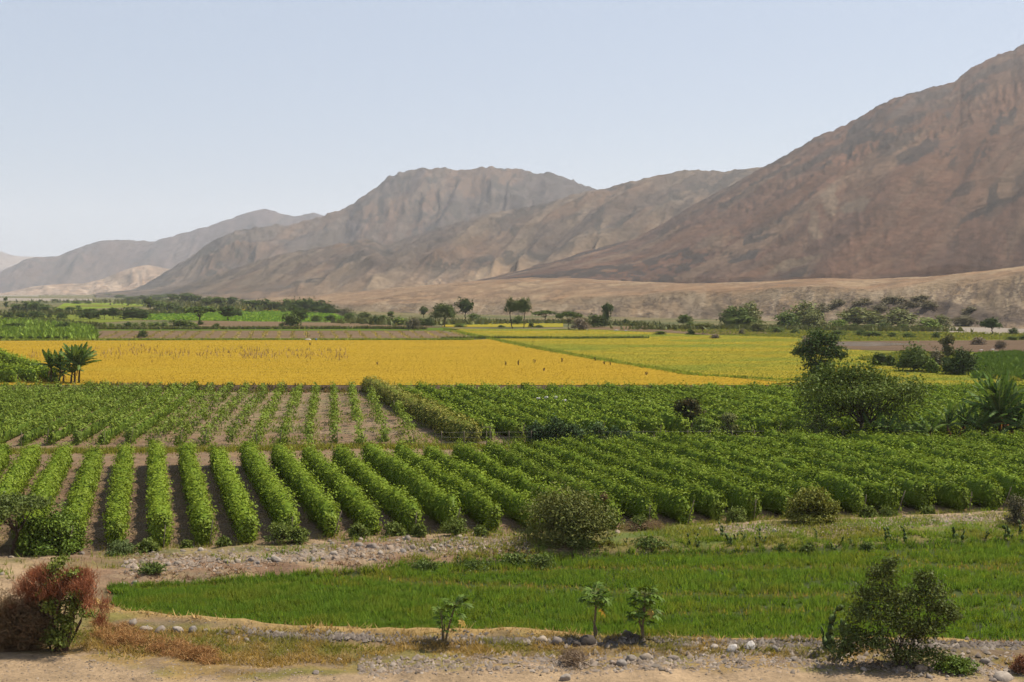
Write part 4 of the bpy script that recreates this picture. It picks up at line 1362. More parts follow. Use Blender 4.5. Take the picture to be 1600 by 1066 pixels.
far_list = {
    "in the far left fields": ("trees of the far left fields", [
        (10, 483, 466, 7, 'tall', 'm'), (25, 487, 474, 18, 'bush', 'm'), (42, 487, 470, 22, 'bush', 'm'), (59, 488, 471, 20, 'bush', 'd'), (75, 489, 476, 20, 'bush', 'm'), (90, 490, 481, 16, 'bush', 'm'),
        (14, 498, 488, 14, 'bush', 'd'), (33, 498, 488, 15, 'bush', 'd'), (54, 498, 486, 22, 'bush', 'd'), (78, 497, 490, 7, 'bush', 'd'), (95, 499, 488, 15, 'bush', 'd'),
        (109, 491, 481, 16, 'round', 'd'), (123, 491, 479, 12, 'tall', 'd'), (140, 499, 482, 27, 'bush', 'd'), (163, 499, 484, 16, 'round', 'd'), (177, 499, 483, 20, 'round', 'd'), (207, 499, 480, 36, 'bush', 'd'), (222, 499, 484, 14, 'bush', 'd'),
        (85, 471, 467, 10, 'bush', 'm'), (121, 475, 470, 12, 'bush', 'm'), (138, 475, 471, 9, 'bush', 'm')]),
    "in the bright green rows": ("shrubs of the bright green rows", [
        (25, 513, 504, 24, 'bush', 'd'), (94, 514, 505, 12, 'bush', 'd'), (104, 514, 503, 13, 'bush', 'd'), (200, 512, 503, 12, 'bush', 'd'), (281, 512, 498, 30, 'bush', 'm'), (300, 512, 504, 16, 'bush', 'l'),
        (164, 512, 506, 8, 'bush', 'l'), (174, 512, 505, 8, 'bush', 'l'), (186, 512, 506, 9, 'bush', 'm'), (212, 511, 504, 9, 'bush', 'l'), (224, 511, 503, 9, 'bush', 'l'), (235, 511, 503, 9, 'bush', 'l'), (246, 511, 503, 10, 'bush', 'l'), (258, 511, 503, 10, 'bush', 'l')]),
    "edging the bright green rows": ("small shrubs on the field edge", [
        (1, 531, 525, 8, 'bush', 'd'), (18, 531, 526, 8, 'bush', 'd'), (33, 531, 525, 7, 'bush', 'd'), (48, 531, 525, 8, 'bush', 'd'), (61, 531, 525, 8, 'bush', 'd'), (75, 531, 524, 9, 'bush', 'd'), (90, 531, 525, 9, 'bush', 'd'), (103, 531, 525, 8, 'bush', 'd')]),
    "below the left mountains": ("trees below the left mountains", [
        (155, 463, 458, 14, 'bush', 'm'), (170, 464, 459, 16, 'bush', 'm'), (188, 466, 460, 16, 'bush', 'm'), (205, 470, 463, 18, 'bush', 'm'), (222, 470, 461, 18, 'bush', 'm'), (243, 469, 460, 24, 'bush', 'm'), (258, 466, 459, 10, 'bush', 'm'),
        (235, 487, 468, 22, 'round', 'm'), (252, 487, 470, 22, 'bush', 'm'), (268, 487, 472, 20, 'bush', 'm'), (283, 489, 479, 18, 'bush', 'd'), (270, 475, 461, 22, 'round', 'm'), (290, 476, 460, 26, 'round', 'm'), (308, 477, 462, 22, 'round', 'd'),
        (325, 482, 466, 22, 'round', 'm'), (345, 482, 466, 24, 'round', 'm'), (362, 480, 466, 20, 'round', 'd'), (379, 477, 468, 10, 'tall', 'm'), (362, 464, 457, 22, 'bush', 'm'), (382, 463, 458, 12, 'bush', 'm'), (330, 462, 457, 22, 'bush', 'm')]),
    "in the dark wood on the slope edge": ("trees of the dark wood on the slope edge", [
        (395, 486, 471, 20, 'umbrella', 'm'), (412, 485, 467, 28, 'bush', 'd'), (430, 485, 470, 22, 'bush', 'm'), (446, 485, 467, 28, 'bush', 'm'), (465, 487, 467, 30, 'bush', 'm'), (483, 488, 466, 32, 'bush', 'd'), (502, 489, 469, 30, 'bush', 'd'), (515, 490, 475, 24, 'bush', 'd'), (530, 490, 483, 14, 'bush', 'm'), (542, 493, 481, 20, 'bush', 'g')]),
    "standing along the fallow fields": ("trees along the fallow fields", [
        (312, 507, 481, 38, 'umbrella', 'm'), (313, 508, 500, 7, 'bush', 'd'), (356, 501, 481, 30, 'round', 'd'), (372, 494, 484, 12, 'bush', 'd'), (338, 512, 505, 12, 'bush', 'm'), (222, 528, 516, 14, 'bush', 'd'), (439, 510, 505, 7, 'bush', 'm'),
        (455, 511, 488, 26, 'bush', 'm'), (470, 509, 484, 24, 'round', 'd'), (494, 503, 492, 14, 'bush', 'm'), (517, 502, 492, 14, 'bush', 'd'), (548, 502, 488, 18, 'bush', 'm'), (568, 501, 487, 20, 'bush', 'm'), (587, 507, 493, 12, 'bush', 'd'), (598, 502, 492, 16, 'bush', 'm'), (611, 500, 488, 11, 'round', 'm')]),
    "before the tan terrace": ("trees in front of the tan terrace", [
        (627, 508, 495, 26, 'bush', 'l'), (645, 516, 494, 16, 'bush', 'g'), (657, 510, 497, 14, 'bush', 'm'), (671, 510, 496, 14, 'bush', 'd'), (662, 497, 481, 15, 'round', 'm'), (681, 498, 485, 16, 'bush', 'm'), (727, 501, 469, 28, 'round', 'd'), (741, 502, 489, 17, 'bush', 'm'), (756, 504, 496, 12, 'bush', 'l'), (720, 511, 505, 16, 'bush', 'l'),
        (809, 507, 493, 18, 'bush', 'm'), (830, 512, 503, 7, 'bush', 'd'), (783, 512, 508, 9, 'bush', 'd'), (842, 512, 508, 12, 'bush', 'd'), (852, 503, 487, 27, 'umbrella', 'm'), (908, 516, 496, 26, 'bush', 'b'), (927, 512, 491, 24, 'bush', 'm'), (942, 512, 491, 11, 'bush', 'd'), (949, 508, 478, 20, 'round', 'd'), (978, 508, 498, 9, 'bush', 'd'), (987, 510, 505, 8, 'bush', 'd')]),
    "at the foot of the grey cliff": ("shrubs at the foot of the grey cliff", [
        (1067, 512, 494, 22, 'round', 'm'), (1080, 514, 503, 14, 'bush', 'm'), (1031, 523, 517, 18, 'bush', 'm'), (1079, 523, 514, 12, 'bush', 'm'), (1098, 523, 506, 24, 'umbrella', 'p'), (1116, 529, 522, 13, 'bush', 'b'), (1159, 523, 513, 8, 'bush', 'g'), (1148, 512, 477, 38, 'bush', 'm'), (1172, 511, 474, 34, 'bush', 'p'), (1160, 513, 492, 40, 'bush', 'm'), (1184, 519, 503, 24, 'bush', 'p'),
        (1232, 513, 486, 36, 'bush', 'm'), (1255, 511, 473, 44, 'bush', 'p'), (1270, 513, 489, 28, 'bush', 'p'), (1285, 513, 503, 20, 'bush', 'p'), (1308, 513, 498, 26, 'bush', 'l'), (1340, 508, 481, 50, 'bush', 'p'), (1372, 509, 492, 30, 'bush', 'p'), (1403, 511, 483, 46, 'bush', 'p'), (1337, 514, 505, 13, 'bush', 'm'), (1360, 514, 506, 17, 'bush', 'm'), (1381, 514, 504, 16, 'bush', 'm'), (1414, 515, 506, 17, 'bush', 'm'),
        (1452, 516, 498, 34, 'bush', 'l'), (1472, 513, 493, 26, 'bush', 'p'), (1510, 510, 494, 28, 'bush', 'g'), (1550, 523, 498, 29, 'round', 'd'), (1583, 523, 512, 12, 'bush', 'd')]),
    "on the meadow around the pond": ("shrubs on the meadow around the pond", [
        (1212, 520, 511, 18, 'bush', 'm'), (1242, 521, 514, 14, 'bush', 'm'), (1312, 524, 516, 22, 'bush', 'm'), (1347, 525, 515, 16, 'bush', 'd'), (1362, 526, 517, 26, 'bush', 'm'), (1392, 527, 519, 14, 'bush', 'm'), (1420, 528, 519, 18, 'bush', 'm'), (1463, 529, 519, 11, 'bush', 'd'), (1530, 539, 527, 20, 'bush', 'b'), (1563, 546, 531, 15, 'bush', 'b'), (1581, 532, 525, 16, 'bush', 'm'), (1260, 541, 524, 17, 'bush', 'b'), (1600, 531, 524, 12, 'bush', 'm')]),
}
vi = 0
for place, (grp, items) in far_list.items():
    items = sorted(items, key=lambda q: q[0])
    for i, (px, base, top, w, kind, tone) in enumerate(items):
        p = G(px, base)
        s = px2m(p)
        H, W = (base - top) * s * 1.04, w * s
        vi += 1
        tm, cm = far_variant(kind, tone, vi % 3)
        plant("tree" if kind != 'bush' else "shrub", f"{TONEWORD[tone]} {KINDWORD[kind]} {place}, {ordinal(i + 1)} from the left", "tree" if kind != 'bush' else "shrub", px, base, tm, cm, grp, vi * 1.3, (W * 1.45, W * 1.45, H * 1.12))


TX, TY = project(TERR)
gj = np.random.default_rng(909)
spots = [(1288, 482, 44, 18), (1312, 476, 40, 16), (1330, 490, 38, 15), (1352, 472, 40, 14), (1375, 484, 44, 18), (1398, 470, 48, 16), (1420, 478, 44, 17), (1438, 468, 40, 13), (1452, 476, 36, 14), (1516, 488, 34, 16), (1505, 500, 36, 14)]
for i, (a, b, w, h) in enumerate(sorted(spots)):
    k_ = np.argmin((TX[:100] - a) ** 2 + (TY[:100] - b) ** 2)
    q = TERR[:100].reshape(-1, 3)[k_]
    s = q[1] / FPX
    tm, cm = far_variant('bush', 'g', i % 3)
    t = thing("shrub", f"greyish dry brush on the face of the grey cliff, {ordinal(i + 1)} from the left", "shrub", (q[0], q[1], q[2] - h * s * .35), i * 1.7, "grey brown brush on the cliff face", (w * s * .95, w * s * .95, h * s * 1.0))
    link("trunk", tm, t)
    link("crown", cm, t)
patch("gravel_flat", [(1400, 517), (1500, 512), (1800, 512), (1800, 523), (1560, 523), (1470, 519)], M_GRAVELBED, 3)


def solo(name, label, cat, px, base, top, w, kind, cols, n, leaf, seed, group=None, **kw):
    p = G(px, base)
    s = px2m(p)
    tm, cm = tree_meshes(kind, seed, n, leaf, cols, W=w * s, H=(base - top) * s, **kw)
    return plant(name, label, cat, px, base, tm, cm, group)


solo("tree", "big olive green tree with a full crown in front of the tan terrace", "tree", 695, 511, 471, 44, 'round', C_MID, 2600, .55, 71, trunk_r=.02)
solo("tree", "bare-trunked tree with weeping crown, left of the tall pair", "tree", 802, 513, 465, 27, 'weep', C_MID, 1800, .5, 72, group="tall pair of bare-trunked trees", trunk_r=.016, lean=-.2, droop=.5)
solo("tree", "bare-trunked tree with weeping crown, right of the tall pair", "tree", 818, 513, 465, 24, 'weep', C_MID, 1700, .5, 73, group="tall pair of bare-trunked trees", trunk_r=.014, lean=.05, droop=.5)
solo("tree", "flat-topped acacia at the far edge of the yellow field", "tree", 888, 515, 484, 38, 'umbrella', C_MID, 2600, .5, 74, trunk_r=.022)

# trees right of the yellow field
DK = [(-.25, 0, .50, .20, .2, .15), (.02, 0, .60, .26, .26, .17), (.26, 0, .50, .20, .2, .12), (-.02, .1, .86, .2, .2, .13), (.12, 0, .76, .2, .2, .14), (-.16, 0, .70, .2, .2, .13), (-.12, -.1, .30, .22, .22, .16), (.1, -.1, .30, .22, .22, .14), (.38, .05, .52, .12, .12, .06), (-.05, 0, .14, .2, .2, .12), (.20, -.1, .64, .16, .16, .1), (-.36, 0, .58, .12, .12, .08)]
solo("tree", "dark dense tree standing at the right end of the yellow field", "tree", 1280, 608, 524, 92, 'round', C_DARK, 6500, .36, 81, blobs=DK, fork=.22, trunk_r=.025)
AC = []
ga = np.random.default_rng(5)
for i in range(34):
    a, r = ga.uniform(0, 6.28), ga.uniform(.03, .46)
    AC.append((r * math.cos(a), r * math.sin(a) * .8, .90 - .9 * r * r * ga.uniform(.6, 2.2) - ga.uniform(0, .14) - (i > 20) * ga.uniform(.12, .42), ga.uniform(.09, .15), ga.uniform(.09, .15), ga.uniform(.10, .16)))
solo("acacia_tree", "wide sparse acacia with open branches above the banana plants", "tree", 1335, 695, 570, 200, 'umbrella', [(.095, .135, .024), (.068, .10, .02), (.125, .155, .03)], 17000, .25, 82, blobs=AC, fork=.25, trunk_r=.02, multi=3, spread=.42, bark=(.11, .085, .06))
grpc = "tree clump beside the pond meadow"
solo("shrub", "dark reed clump leftmost of the shrubs before the pond", "shrub", 1373, 571, 549, 24, 'bush', C_DARK, 1200, .45, 83, grpc)
solo("shrub", "small green shrub right of the dark reed clump", "shrub", 1391, 572, 553, 18, 'bush', C_MID, 800, .45, 84, grpc)
solo("tree", "broad green tree in the middle of the clump before the pond", "tree", 1428, 580, 532, 62, 'bush', C_MID, 4500, .4, 85, grpc)
solo("tree", "tall narrow tree rising behind the clump before the pond", "tree", 1481, 565, 518, 28, 'tall', [(.11, .10, .04), (.08, .085, .03), (.13, .125, .045)], 1900, .4, 86, grpc)
solo("shrub", "brownish shrub between the tall narrow tree and the broad tree", "shrub", 1463, 575, 539, 26, 'bush', C_GREY, 1500, .4, 87, grpc)
solo("tree", "dark spreading tree at the right of the clump before the pond", "tree", 1500, 585, 540, 60, 'bush', C_DARK, 4200, .4, 88, grpc)
solo("shrub", "low light green shrub at the foot of the clump before the pond", "shrub", 1456, 583, 560, 22, 'bush', C_LIGHT, 900, .4, 89, grpc)

# shrubs along the fence
solo("tree", "dark rounded tree with reddish tips behind the wire fence", "tree", 1075, 675, 620, 54, 'round', [(.045, .065, .018), (.03, .05, .014), (.11, .07, .03)], 4200, .27, 91, trunk_r=.03)
solo("shrub", "pale green pointed shrub beside the dark rounded tree", "shrub", 1095, 693, 653, 30, 'tall', C_LIGHT, 1500, .24, 92)
solo("shrub", "tall pale shrub with dark foot at the fence", "shrub", 1137, 696, 646, 32, 'tall', C_PALE, 1800, .24, 93)
solo("shrub", "small dark shrub right of the tall pale shrub", "shrub", 1161, 676, 648, 28, 'bush', C_DARK, 1500, .26, 94)
solo("shrub", "dark green shrub at the foot of the tall pale shrub", "shrub", 1133, 703, 680, 22, 'bush', C_DARK, 900, .22, 95)
solo("shrub", "pale grey green shrub left of the acacia trunk", "shrub", 1279, 692, 646, 42, 'bush', C_PALE, 2600, .24, 96)
solo("shrub", "small green shrub right of the pale grey green one", "shrub", 1307, 694, 662, 28, 'bush', C_MID, 1300, .24, 97)
solo("shrub", "round green shrub beside the tallest banana plant", "shrub", 1586, 690, 658, 28, 'bush', C_MID, 1500, .24, 98)
for i, (a, w, top) in enumerate([(838, 40, 652), (868, 46, 640), (900, 44, 654), (930, 50, 656), (960, 34, 662), (985, 30, 668)]):
    solo("creeper", f"blue green creeper growing over the wire fence, {ordinal(i + 1)} from the left", "creeper", a, 698, top, w, 'bush', [(.045, .085, .03), (.06, .10, .035), (.08, .115, .04)], 1700, .22, 130 + i, "creepers over the wire fence")

# shrubs in front of the near vineyard
solo("shrub", "big rounded brown green bush standing before the vine row ends", "shrub", 886, 846, 748, 142, 'bush', [(.115, .13, .034), (.085, .10, .027), (.165, .145, .042), (.08, .11, .024)], 13000, .15, 101, spread=.40, trunk_r=.014, multi=3)
solo("shrub", "dry red brown spray on the right side of the big bush", "shrub", 948, 824, 772, 18, 'tall', [(.17, .10, .05), (.12, .08, .04)], 900, .12, 102)
solo("shrub", "yellow green bush in front of the right vine rows", "shrub", 1268, 818, 758, 92, 'bush', [(.16, .17, .03), (.12, .14, .025), (.19, .18, .04)], 7500, .16, 103, trunk_r=.014, multi=2)
solo("tree", "sparse spreading tree at the left end of the vineyard", "tree", 18, 868, 766, 190, 'umbrella', [(.085, .115, .025), (.06, .09, .02), (.11, .13, .03)], 8000, .16, 104, trunk_r=.028, bark=(.08, .055, .04), lean=.05)
solo("shrub", "leafy green bush under the sparse spreading tree", "shrub", 85, 866, 782, 105, 'bush', [(.105, .165, .022), (.07, .12, .018), (.14, .19, .028)], 9000, .16, 105, trunk_r=.012, multi=2)
solo("shrub", "feathery grey green shrub at the foot of the vine row", "shrub", 188, 866, 840, 48, 'bush', [(.10, .14, .045), (.13, .17, .06)], 3000, .10, 106)
solo("shrub", "bare greyish brush at the right end of the vineyard", "shrub", 1588, 822, 768, 44, 'bush', [(.16, .135, .09), (.12, .11, .07), (.10, .10, .05)], 2200, .11, 107)
we = [(60, 1), (233, 34), (292, 22), (350, 26), (438, 58), (468, 34), (560, 38), (615, 44), (655, 30), (712, 46), (752, 26), (1000, 34), (1150, 40), (1355, 30), (1385, 26), (1450, 24)]
for i, (a, w) in enumerate([q for q in we if q[1] > 5]):
    yb_ = float(np.interp(a, [0, 160, 270, 420, 540, 680, 800, 900, 985, 1170, 1330, 1600], [868, 862, 858, 849, 840, 836, 834, 836, 826, 814, 808, 797])) + 2
    solo("weed_bush", f"leafy weed bush at the vine row ends, {ordinal(i + 1)} from the left", "bush", a, yb_, yb_ - w * .72, w, 'bush', [(.12, .165, .03), (.085, .12, .025), (.15, .18, .04)], 1500, .13, 150 + i, "weed bushes at the vine row ends")
for i, (a, b, w, h) in enumerate([(240, 896, 44, 20), (665, 884, 44, 20), (845, 878, 60, 24), (905, 868, 46, 22), (1015, 862, 56, 18), (740, 880, 60, 18), (800, 876, 40, 20), (1262, 856, 28, 22), (1355, 852, 26, 18), (1220, 856, 20, 16)]):
    solo("weed_bush", f"low green weed clump on the bank behind the rice, {ordinal(1 + sorted([240, 665, 845, 905, 1015, 740, 800, 1262, 1355, 1220]).index(a))} from the left", "bush", a, b, b - h, w, 'bush', [(.10, .15, .03), (.07, .11, .03), (.14, .17, .04)], 1100, .12, 170 + i, "weed clumps on the bank behind the rice")

# bush at the lower right
BB = [(-.12, 0, .80, .13, .13, .12), (-.05, 0, .92, .07, .07, .07), (-.16, 0, .62, .16, .16, .13), (.22, 0, .78, .10, .1, .09), (.24, 0, .62, .14, .14, .12), (.05, 0, .55, .18, .18, .13), (-.22, 0, .42, .16, .16, .13), (.34, 0, .48, .13, .13, .10), (.02, -.1, .36, .20, .2, .14), (-.34, 0, .24, .14, .14, .12), (-.2, -.1, .2, .16, .16, .12), (.28, 0, .33, .12, .12, .09), (.16, .1, .22, .12, .12, .12), (.24, .69 - .8, .1, .16, .1, .07), (-.38, -.08, .12, .13, .1, .1), (.44, 0, .42, .07, .07, .06), (.02, -.15, .12, .16, .12, .08)]
solo("shrub", "large dark ragged bush beside the dirt track, in front of the rice", "shrub", 1400, 1036, 866, 196, 'bush', [(.060, .078, .022), (.040, .055, .016), (.09, .10, .03), (.10, .14, .028)], 12000, .12, 111, blobs=[(b[0] * 1.08, b[1], b[2], b[3] * .82, b[4] * .9, b[5] * .82) for b in BB], fork=.12, trunk_r=.012, multi=4, spread=.42)
solo("weed_bush", "bright green low weed at the foot of the ragged bush", "bush", 1490, 1048, 1022, 70, 'bush', [(.13, .19, .03), (.09, .14, .025)], 2200, .10, 112)
solo("weed_bush", "reddish dry weed at the right end of the track", "bush", 1598, 1050, 1020, 44, 'bush', [(.25, .11, .06), (.19, .09, .05)], 1500, .09, 113)


# red bush at the lower left: green heart, red dry sides
def twig_cloud(centre, rad, n, L, gg, cols, up=.8, w=.03):
    """Fine upright twigs: thin tapering blades fanning out."""
    d = unit(gg.normal(size=(n, 3)))
    P = np.asarray(centre) + gg.normal(0, .52, (n, 3)) * np.asarray(rad)
    out = unit(d * [.7, .7, .35] + [0, 0, up] + gg.normal(0, .28, (n, 3)))
    side = unit(np.cross(out, gg.normal(size=(n, 3))))
    ll = (L * gg.uniform(.5, 1.3, n))[:, None]
    V = np.stack([P - side * w / 2, P + side * w / 2, P + out * ll], 1).reshape(-1, 3)
    V[:, 2] = np.maximum(V[:, 2], -.12)
    return V, np.arange(3 * n).reshape(n, 3), pal(n, cols, gg, .2)


gg = np.random.default_rng(303)
p = G(95, 1016)
s = px2m(p)
RED = [(.31, .108, .055), (.22, .078, .042), (.38, .17, .085), (.17, .08, .048)]
t = thing("shrub", "tall shrub with dry red sides and a green heart beside the dirt track", "shrub", p)
geo = Geo()
for i in range(26):
    a = gg.uniform(-.9, .9)
    tip = np.array([a * 62 * s, gg.normal(0, .5), gg.uniform(80, 140) * s * (1 - .15 * a * a)])
    V, Q = tube(limb([gg.normal(0, .2), gg.normal(0, .15), -.05], tip, gg, .10), np.linspace(.05, .012, 5), 5)
    geo.add(V, Q, col=(.15, .09, .065))
link("stems", geo.mesh("stems", [M_BARK], True), t)
geo = Geo()
red_lobes = []
for q in range(46):
    a = gg.uniform(-72, 68)
    top = 150 - 22 * math.exp(-((a - 2) / 14) ** 2) - .0085 * (a - 0) ** 2
    red_lobes.append((a, top - 12 - 62 * gg.random() ** 1.4 * (1 if abs(a) > 14 else .3), gg.uniform(8, 15), gg.uniform(9, 17), 230))
for (cx, cz, rx, rz, n) in red_lobes:
    V, T_, c = twig_cloud([cx * s, gg.normal(0, .45), cz * s - .15], [rx * s, .35, rz * s], n, .30, gg, RED, .9, .024)
    geo.add(V, None, T_, col=c)
link("red_twigs", geo.mesh("red_twigs", [M_DRY]), t)
geo = Geo()
V, Q, c = crown_cloud([(x_ * s, y_, z_ * s, r_ * s, .5, q_ * s) for x_, y_, z_, r_, q_ in [(-4, -.1, 130, 13, 12), (0, -.2, 104, 16, 16), (24, -.2, 124, 12, 8), (-6, -.3, 74, 20, 18), (14, -.4, 48, 20, 16), (2, -.4, 22, 24, 16), (26, -.3, 72, 15, 14), (32, -.4, 98, 10, 8), (4, -.1, 144, 10, 6), (40, -.3, 96, 8, 6), (-22, -.3, 98, 8, 7), (46, -.4, 60, 12, 8)]], 5000, .12, gg, [(.17, .215, .035), (.12, .16, .03), (.085, .12, .025), (.20, .22, .05)])
geo.add(V, Q, col=c)
link("green_leaves", geo.mesh("green_leaves", [M_LEAF]), t)

BRUSH = [(.24, .135, .07), (.31, .18, .09), (.17, .10, .06), (.36, .23, .12)]


def brush(label, px, base, lobes, n, cols, seed, L=.3, w=.028, green=None):
    gg = np.random.default_rng(seed)
    p = G(px, base)
    s = px2m(p)
    geo = Geo()
    for (cx, cz, rx, rz) in lobes:
        V, T_, c = twig_cloud([cx * s, gg.normal(0, .15), cz * s], [rx * s, .75, rz * s], int(n * rx * rz / 400) + 60, L, gg, cols, .35, w)
        geo.add(V, None, T_, col=c)
    if green:
        V, Q, c = crown_cloud([(cx * s, -.3, cz * s, rx * s, .5, rz * s) for cx, cz, rx, rz in green], 500, .1, gg, OLV)
        geo.add(V, Q, col=c)
    o = link("dry_brush", geo.mesh("dry_brush", [M_DRY]), None, p)
    return tag(o, label, "brush", "dry brush beside the red shrub")


brush("dark brown dry brush left of the red shrub's foot", 28, 1014, [(-10, 44, 34, 36), (14, 22, 34, 24), (-34, 20, 26, 24), (34, 44, 22, 26)], 2600, [(.17, .11, .065), (.12, .08, .05), (.22, .14, .08), (.11, .10, .045)], 401, .32)
gg = np.random.default_rng(402)
p = G(240, 1030)
geo = Geo()
OB = [(.36, .18, .07), (.28, .135, .055), (.22, .115, .06), (.40, .25, .10), (.30, .22, .09)]
for i in range(95):
    t_ = gg.random()
    a = 150 + 185 * t_ + gg.normal(0, 8)
    b = 992 + 40 * t_ + gg.normal(0, 9) * (1 - .4 * t_)
    q = ground(a, min(b, 1046.0))
    c0 = np.array([q[0], q[1], float(gz(q[0], q[1]))]) - np.array(p)
    r = gg.uniform(.18, .42)
    V, T_, c = twig_cloud(c0 + [0, 0, r * .35], [r, r, r * .5], int(150 * r / .3), .22, gg, OB, .35, .02)
    geo.add(V + [0, 0, 0], None, T_, col=c)
tag(link("dry_brush", geo.mesh("dry_brush", [M_DRY]), None, p), "orange brown low dry brush right of the red shrub's foot", "brush", "dry brush beside the red shrub")
brush("grey brown twig heap on the gravel below the papaya trees", 893, 1036, [(0, 8, 20, 9), (10, 5, 14, 7)], 1400, [(.20, .15, .11), (.14, .10, .08), (.28, .21, .13)], 403, .22)
brush("brown brush pile on the grassy bank behind the rice", 1010, 828, [(-20, 4, 18, 6), (0, 6, 18, 8), (16, 4, 16, 6)], 1600, [(.24, .17, .10), (.17, .12, .07)], 404, .3)

# ------------------------------------------------------------------ papaya trees
def papaya_leaf(gg):
    """Palmate leaf on a long stalk, growing along +Y from the origin."""
    geo = Geo()
    V, Q = tube([(0, 0, 0), (0, .25, .10), (0, .48, .10)], [.016, .012, .01], 4)
    geo.add(V, Q, col=(.20, .24, .09))
    c = np.array([0, .5, .09])
    for a in np.linspace(-2.3, 2.3, 7):
        L = .34 * (1 - .06 * a * a)
        d = np.array([math.sin(a), math.cos(a), -.28])
        sd = np.array([math.cos(a), -math.sin(a), 0])
        V = [c, c + d * L * .45 + sd * .075, c + d * L + [0, 0, -.05], c + d * L * .45 - sd * .075]
        geo.add(V, [(0, 1, 2, 3)], col=np.array([.10, .16, .03]) * gg.uniform(.8, 1.25))
    return geo.mesh("papaya_leaf", [M_BROADLEAF])


gp = np.random.default_rng(61)
PL = [papaya_leaf(gp) for _ in range(3)]
PLY = papaya_leaf(gp)
a = PLY.attributes["col"]
a.data.foreach_set("color", np.tile(np.array([.42, .30, .08, 1], np.float32), len(PLY.polygons)))


def papaya(label, px, base, top, heads, seed):
    gg = np.random.default_rng(seed)
    p = G(px, base)
    s = px2m(p)
    H = (base - top) * s
    t = thing("papaya_tree", label, "papaya tree", p, 0, "papaya trees on the dike")
    geo = Geo()
    for hx, hz, nl, sz, foot in heads:
        hd = np.array([hx * s, gg.normal(0, .1), hz * H])
        V, Q = tube(limb([foot * s, 0, -.05], hd, gg, .04), np.linspace(.048, .03, 5) if len(heads) < 3 or nl > 10 else np.linspace(.035, .022, 5), 7)
        geo.add(V, Q, col=(.27, .22, .14))
        for i in range(nl):
            el = gg.uniform(-.55, .9)
            lf = link("leaf", PL[i % 3], t, hd + [0, 0, gg.uniform(-.30, .04) * sz])
            lf.rotation_euler = (el * .9, gg.uniform(-.3, .3), i * 2.4 + gg.uniform(-.3, .3))
            k = sz * gg.uniform(.75, 1.15)
            lf.scale = (k, k, k)
        for i in range(1 if nl > 16 else 0):
            lf = link("leaf", PLY, t, hd + [0, 0, -.42 * sz])
            lf["label"] = "withered yellow leaf hanging from the stem"
            lf.rotation_euler = (-.9, 0, gg.uniform(4, 5.2))
            lf.scale = (sz, sz, sz)
    link("trunk", geo.mesh("trunk", [M_BARK], True), t)


papaya("young papaya tree with two leaning stems, leftmost of the three", 693, 1004, 927, [(20, .80, 18, .85, 3), (-4, .62, 9, .75, -1), (2, .38, 6, .75, -1)], 41)
papaya("papaya tree with bare thin stem and umbrella crown, middle one of three", 930, 1000, 916, [(0, .84, 24, .95, 0), (1, .64, 8, .8, 0)], 42)
papaya("thick leafy papaya tree with leaves down its stem, rightmost of three", 1005, 999, 914, [(2, .86, 24, .95, 0), (0, .60, 16, .95, 0), (-6, .40, 12, .85, 0)], 43)


# ------------------------------------------------------------------ banana plants
def banana_leaf(gg, col, bend):
    """Long leaf with a midrib arching along +Y; split edges."""
    geo = Geo()
    n = 9
    t = np.linspace(0, 1, n)
    y = 1.0 * (t - .12 * bend * t * t)
    z = .35 * t * (1 - bend * t) * 1.2
    mid = np.stack([0 * t, y, z], -1)
    wd = .078 * np.sin(np.pi * np.clip(t * .9 + .08, 0, 1)) ** .6
    wd[0] = .02
    for i in range(n - 1):
        for sgn in (-1, 1):
            g0 = gg.uniform(.0, .012)
            a0, a1 = mid[i], mid[i + 1]
            b0 = a0 + [sgn * wd[i], .05, -.05 * wd[i] / .078 + gg.uniform(-.03, .01)]
            b1 = a1 + [sgn * wd[i + 1], .04 - g0, -.05 * wd[i + 1] / .078 + gg.uniform(-.03, .01)]
            geo.add([a0, b0, b1, a1], [(0, 1, 2, 3)], col=np.asarray(col) * gg.uniform(.8, 1.2))
    V, Q = tube(mid - [0, 0, .004], np.linspace(.014, .004, n), 4)
    geo.add(V, Q, col=(.22, .24, .08))
    return geo.mesh("banana_leaf", [M_BROADLEAF])


gb = np.random.default_rng(71)
BL = [banana_leaf(gb, c_, b_) for c_, b_ in [((.095, .165, .035), .35), ((.08, .145, .032), .7), ((.125, .19, .045), 1.0), ((.10, .16, .045), 1.35)]]
BLD = banana_leaf(gb, (.36, .17, .08), 1.0)


def banana(label, px, base, top, stems, seed, group, dead=1):
    gg = np.random.default_rng(seed)
    p = G(px, base)
    s = px2m(p)
    H = (base - top) * s
    t = thing("banana_plant", label, "banana plant", p, 0, group)
    for sx, sh, nl, ll, erect in stems:
        nl = int(nl * 1.8)
        b = np.array([sx * s, gg.normal(0, .35), 0])
        hd = b + [gg.normal(0, .1), gg.normal(0, .1), sh * H]
        geo = Geo()
        V, Q = tube(limb(b - [0, 0, .1], hd, gg, .04), np.linspace(.17, .09, 5), 8)
        geo.add(V, Q, col=(.14, .10, .055))
        link("stem", geo.mesh("stem", [M_BARK], True), t)
        for i in range(nl):
            lf = link("leaf", BL[int(gg.integers(0, 4))], t, hd - [0, 0, gg.uniform(0, .25)])
            el = erect + gg.normal(0, .38) - .55 * (i / nl)
            lf.rotation_euler = (el, gg.uniform(-.5, .5), i * 2.4 + gg.uniform(-.4, .4))
            k = ll * H * gg.uniform(.75, 1.15)
            lf.scale = (k * 1.15, k, k)
        for i in range(dead):
            lf = link("leaf", BLD, t, hd - [0, 0, .2])
            lf["label"] = "dry brown hanging leaf"
            lf.rotation_euler = (-1.2, 0, gg.uniform(0, 6.28))
            lf.scale = (.5 * ll * H,) * 3


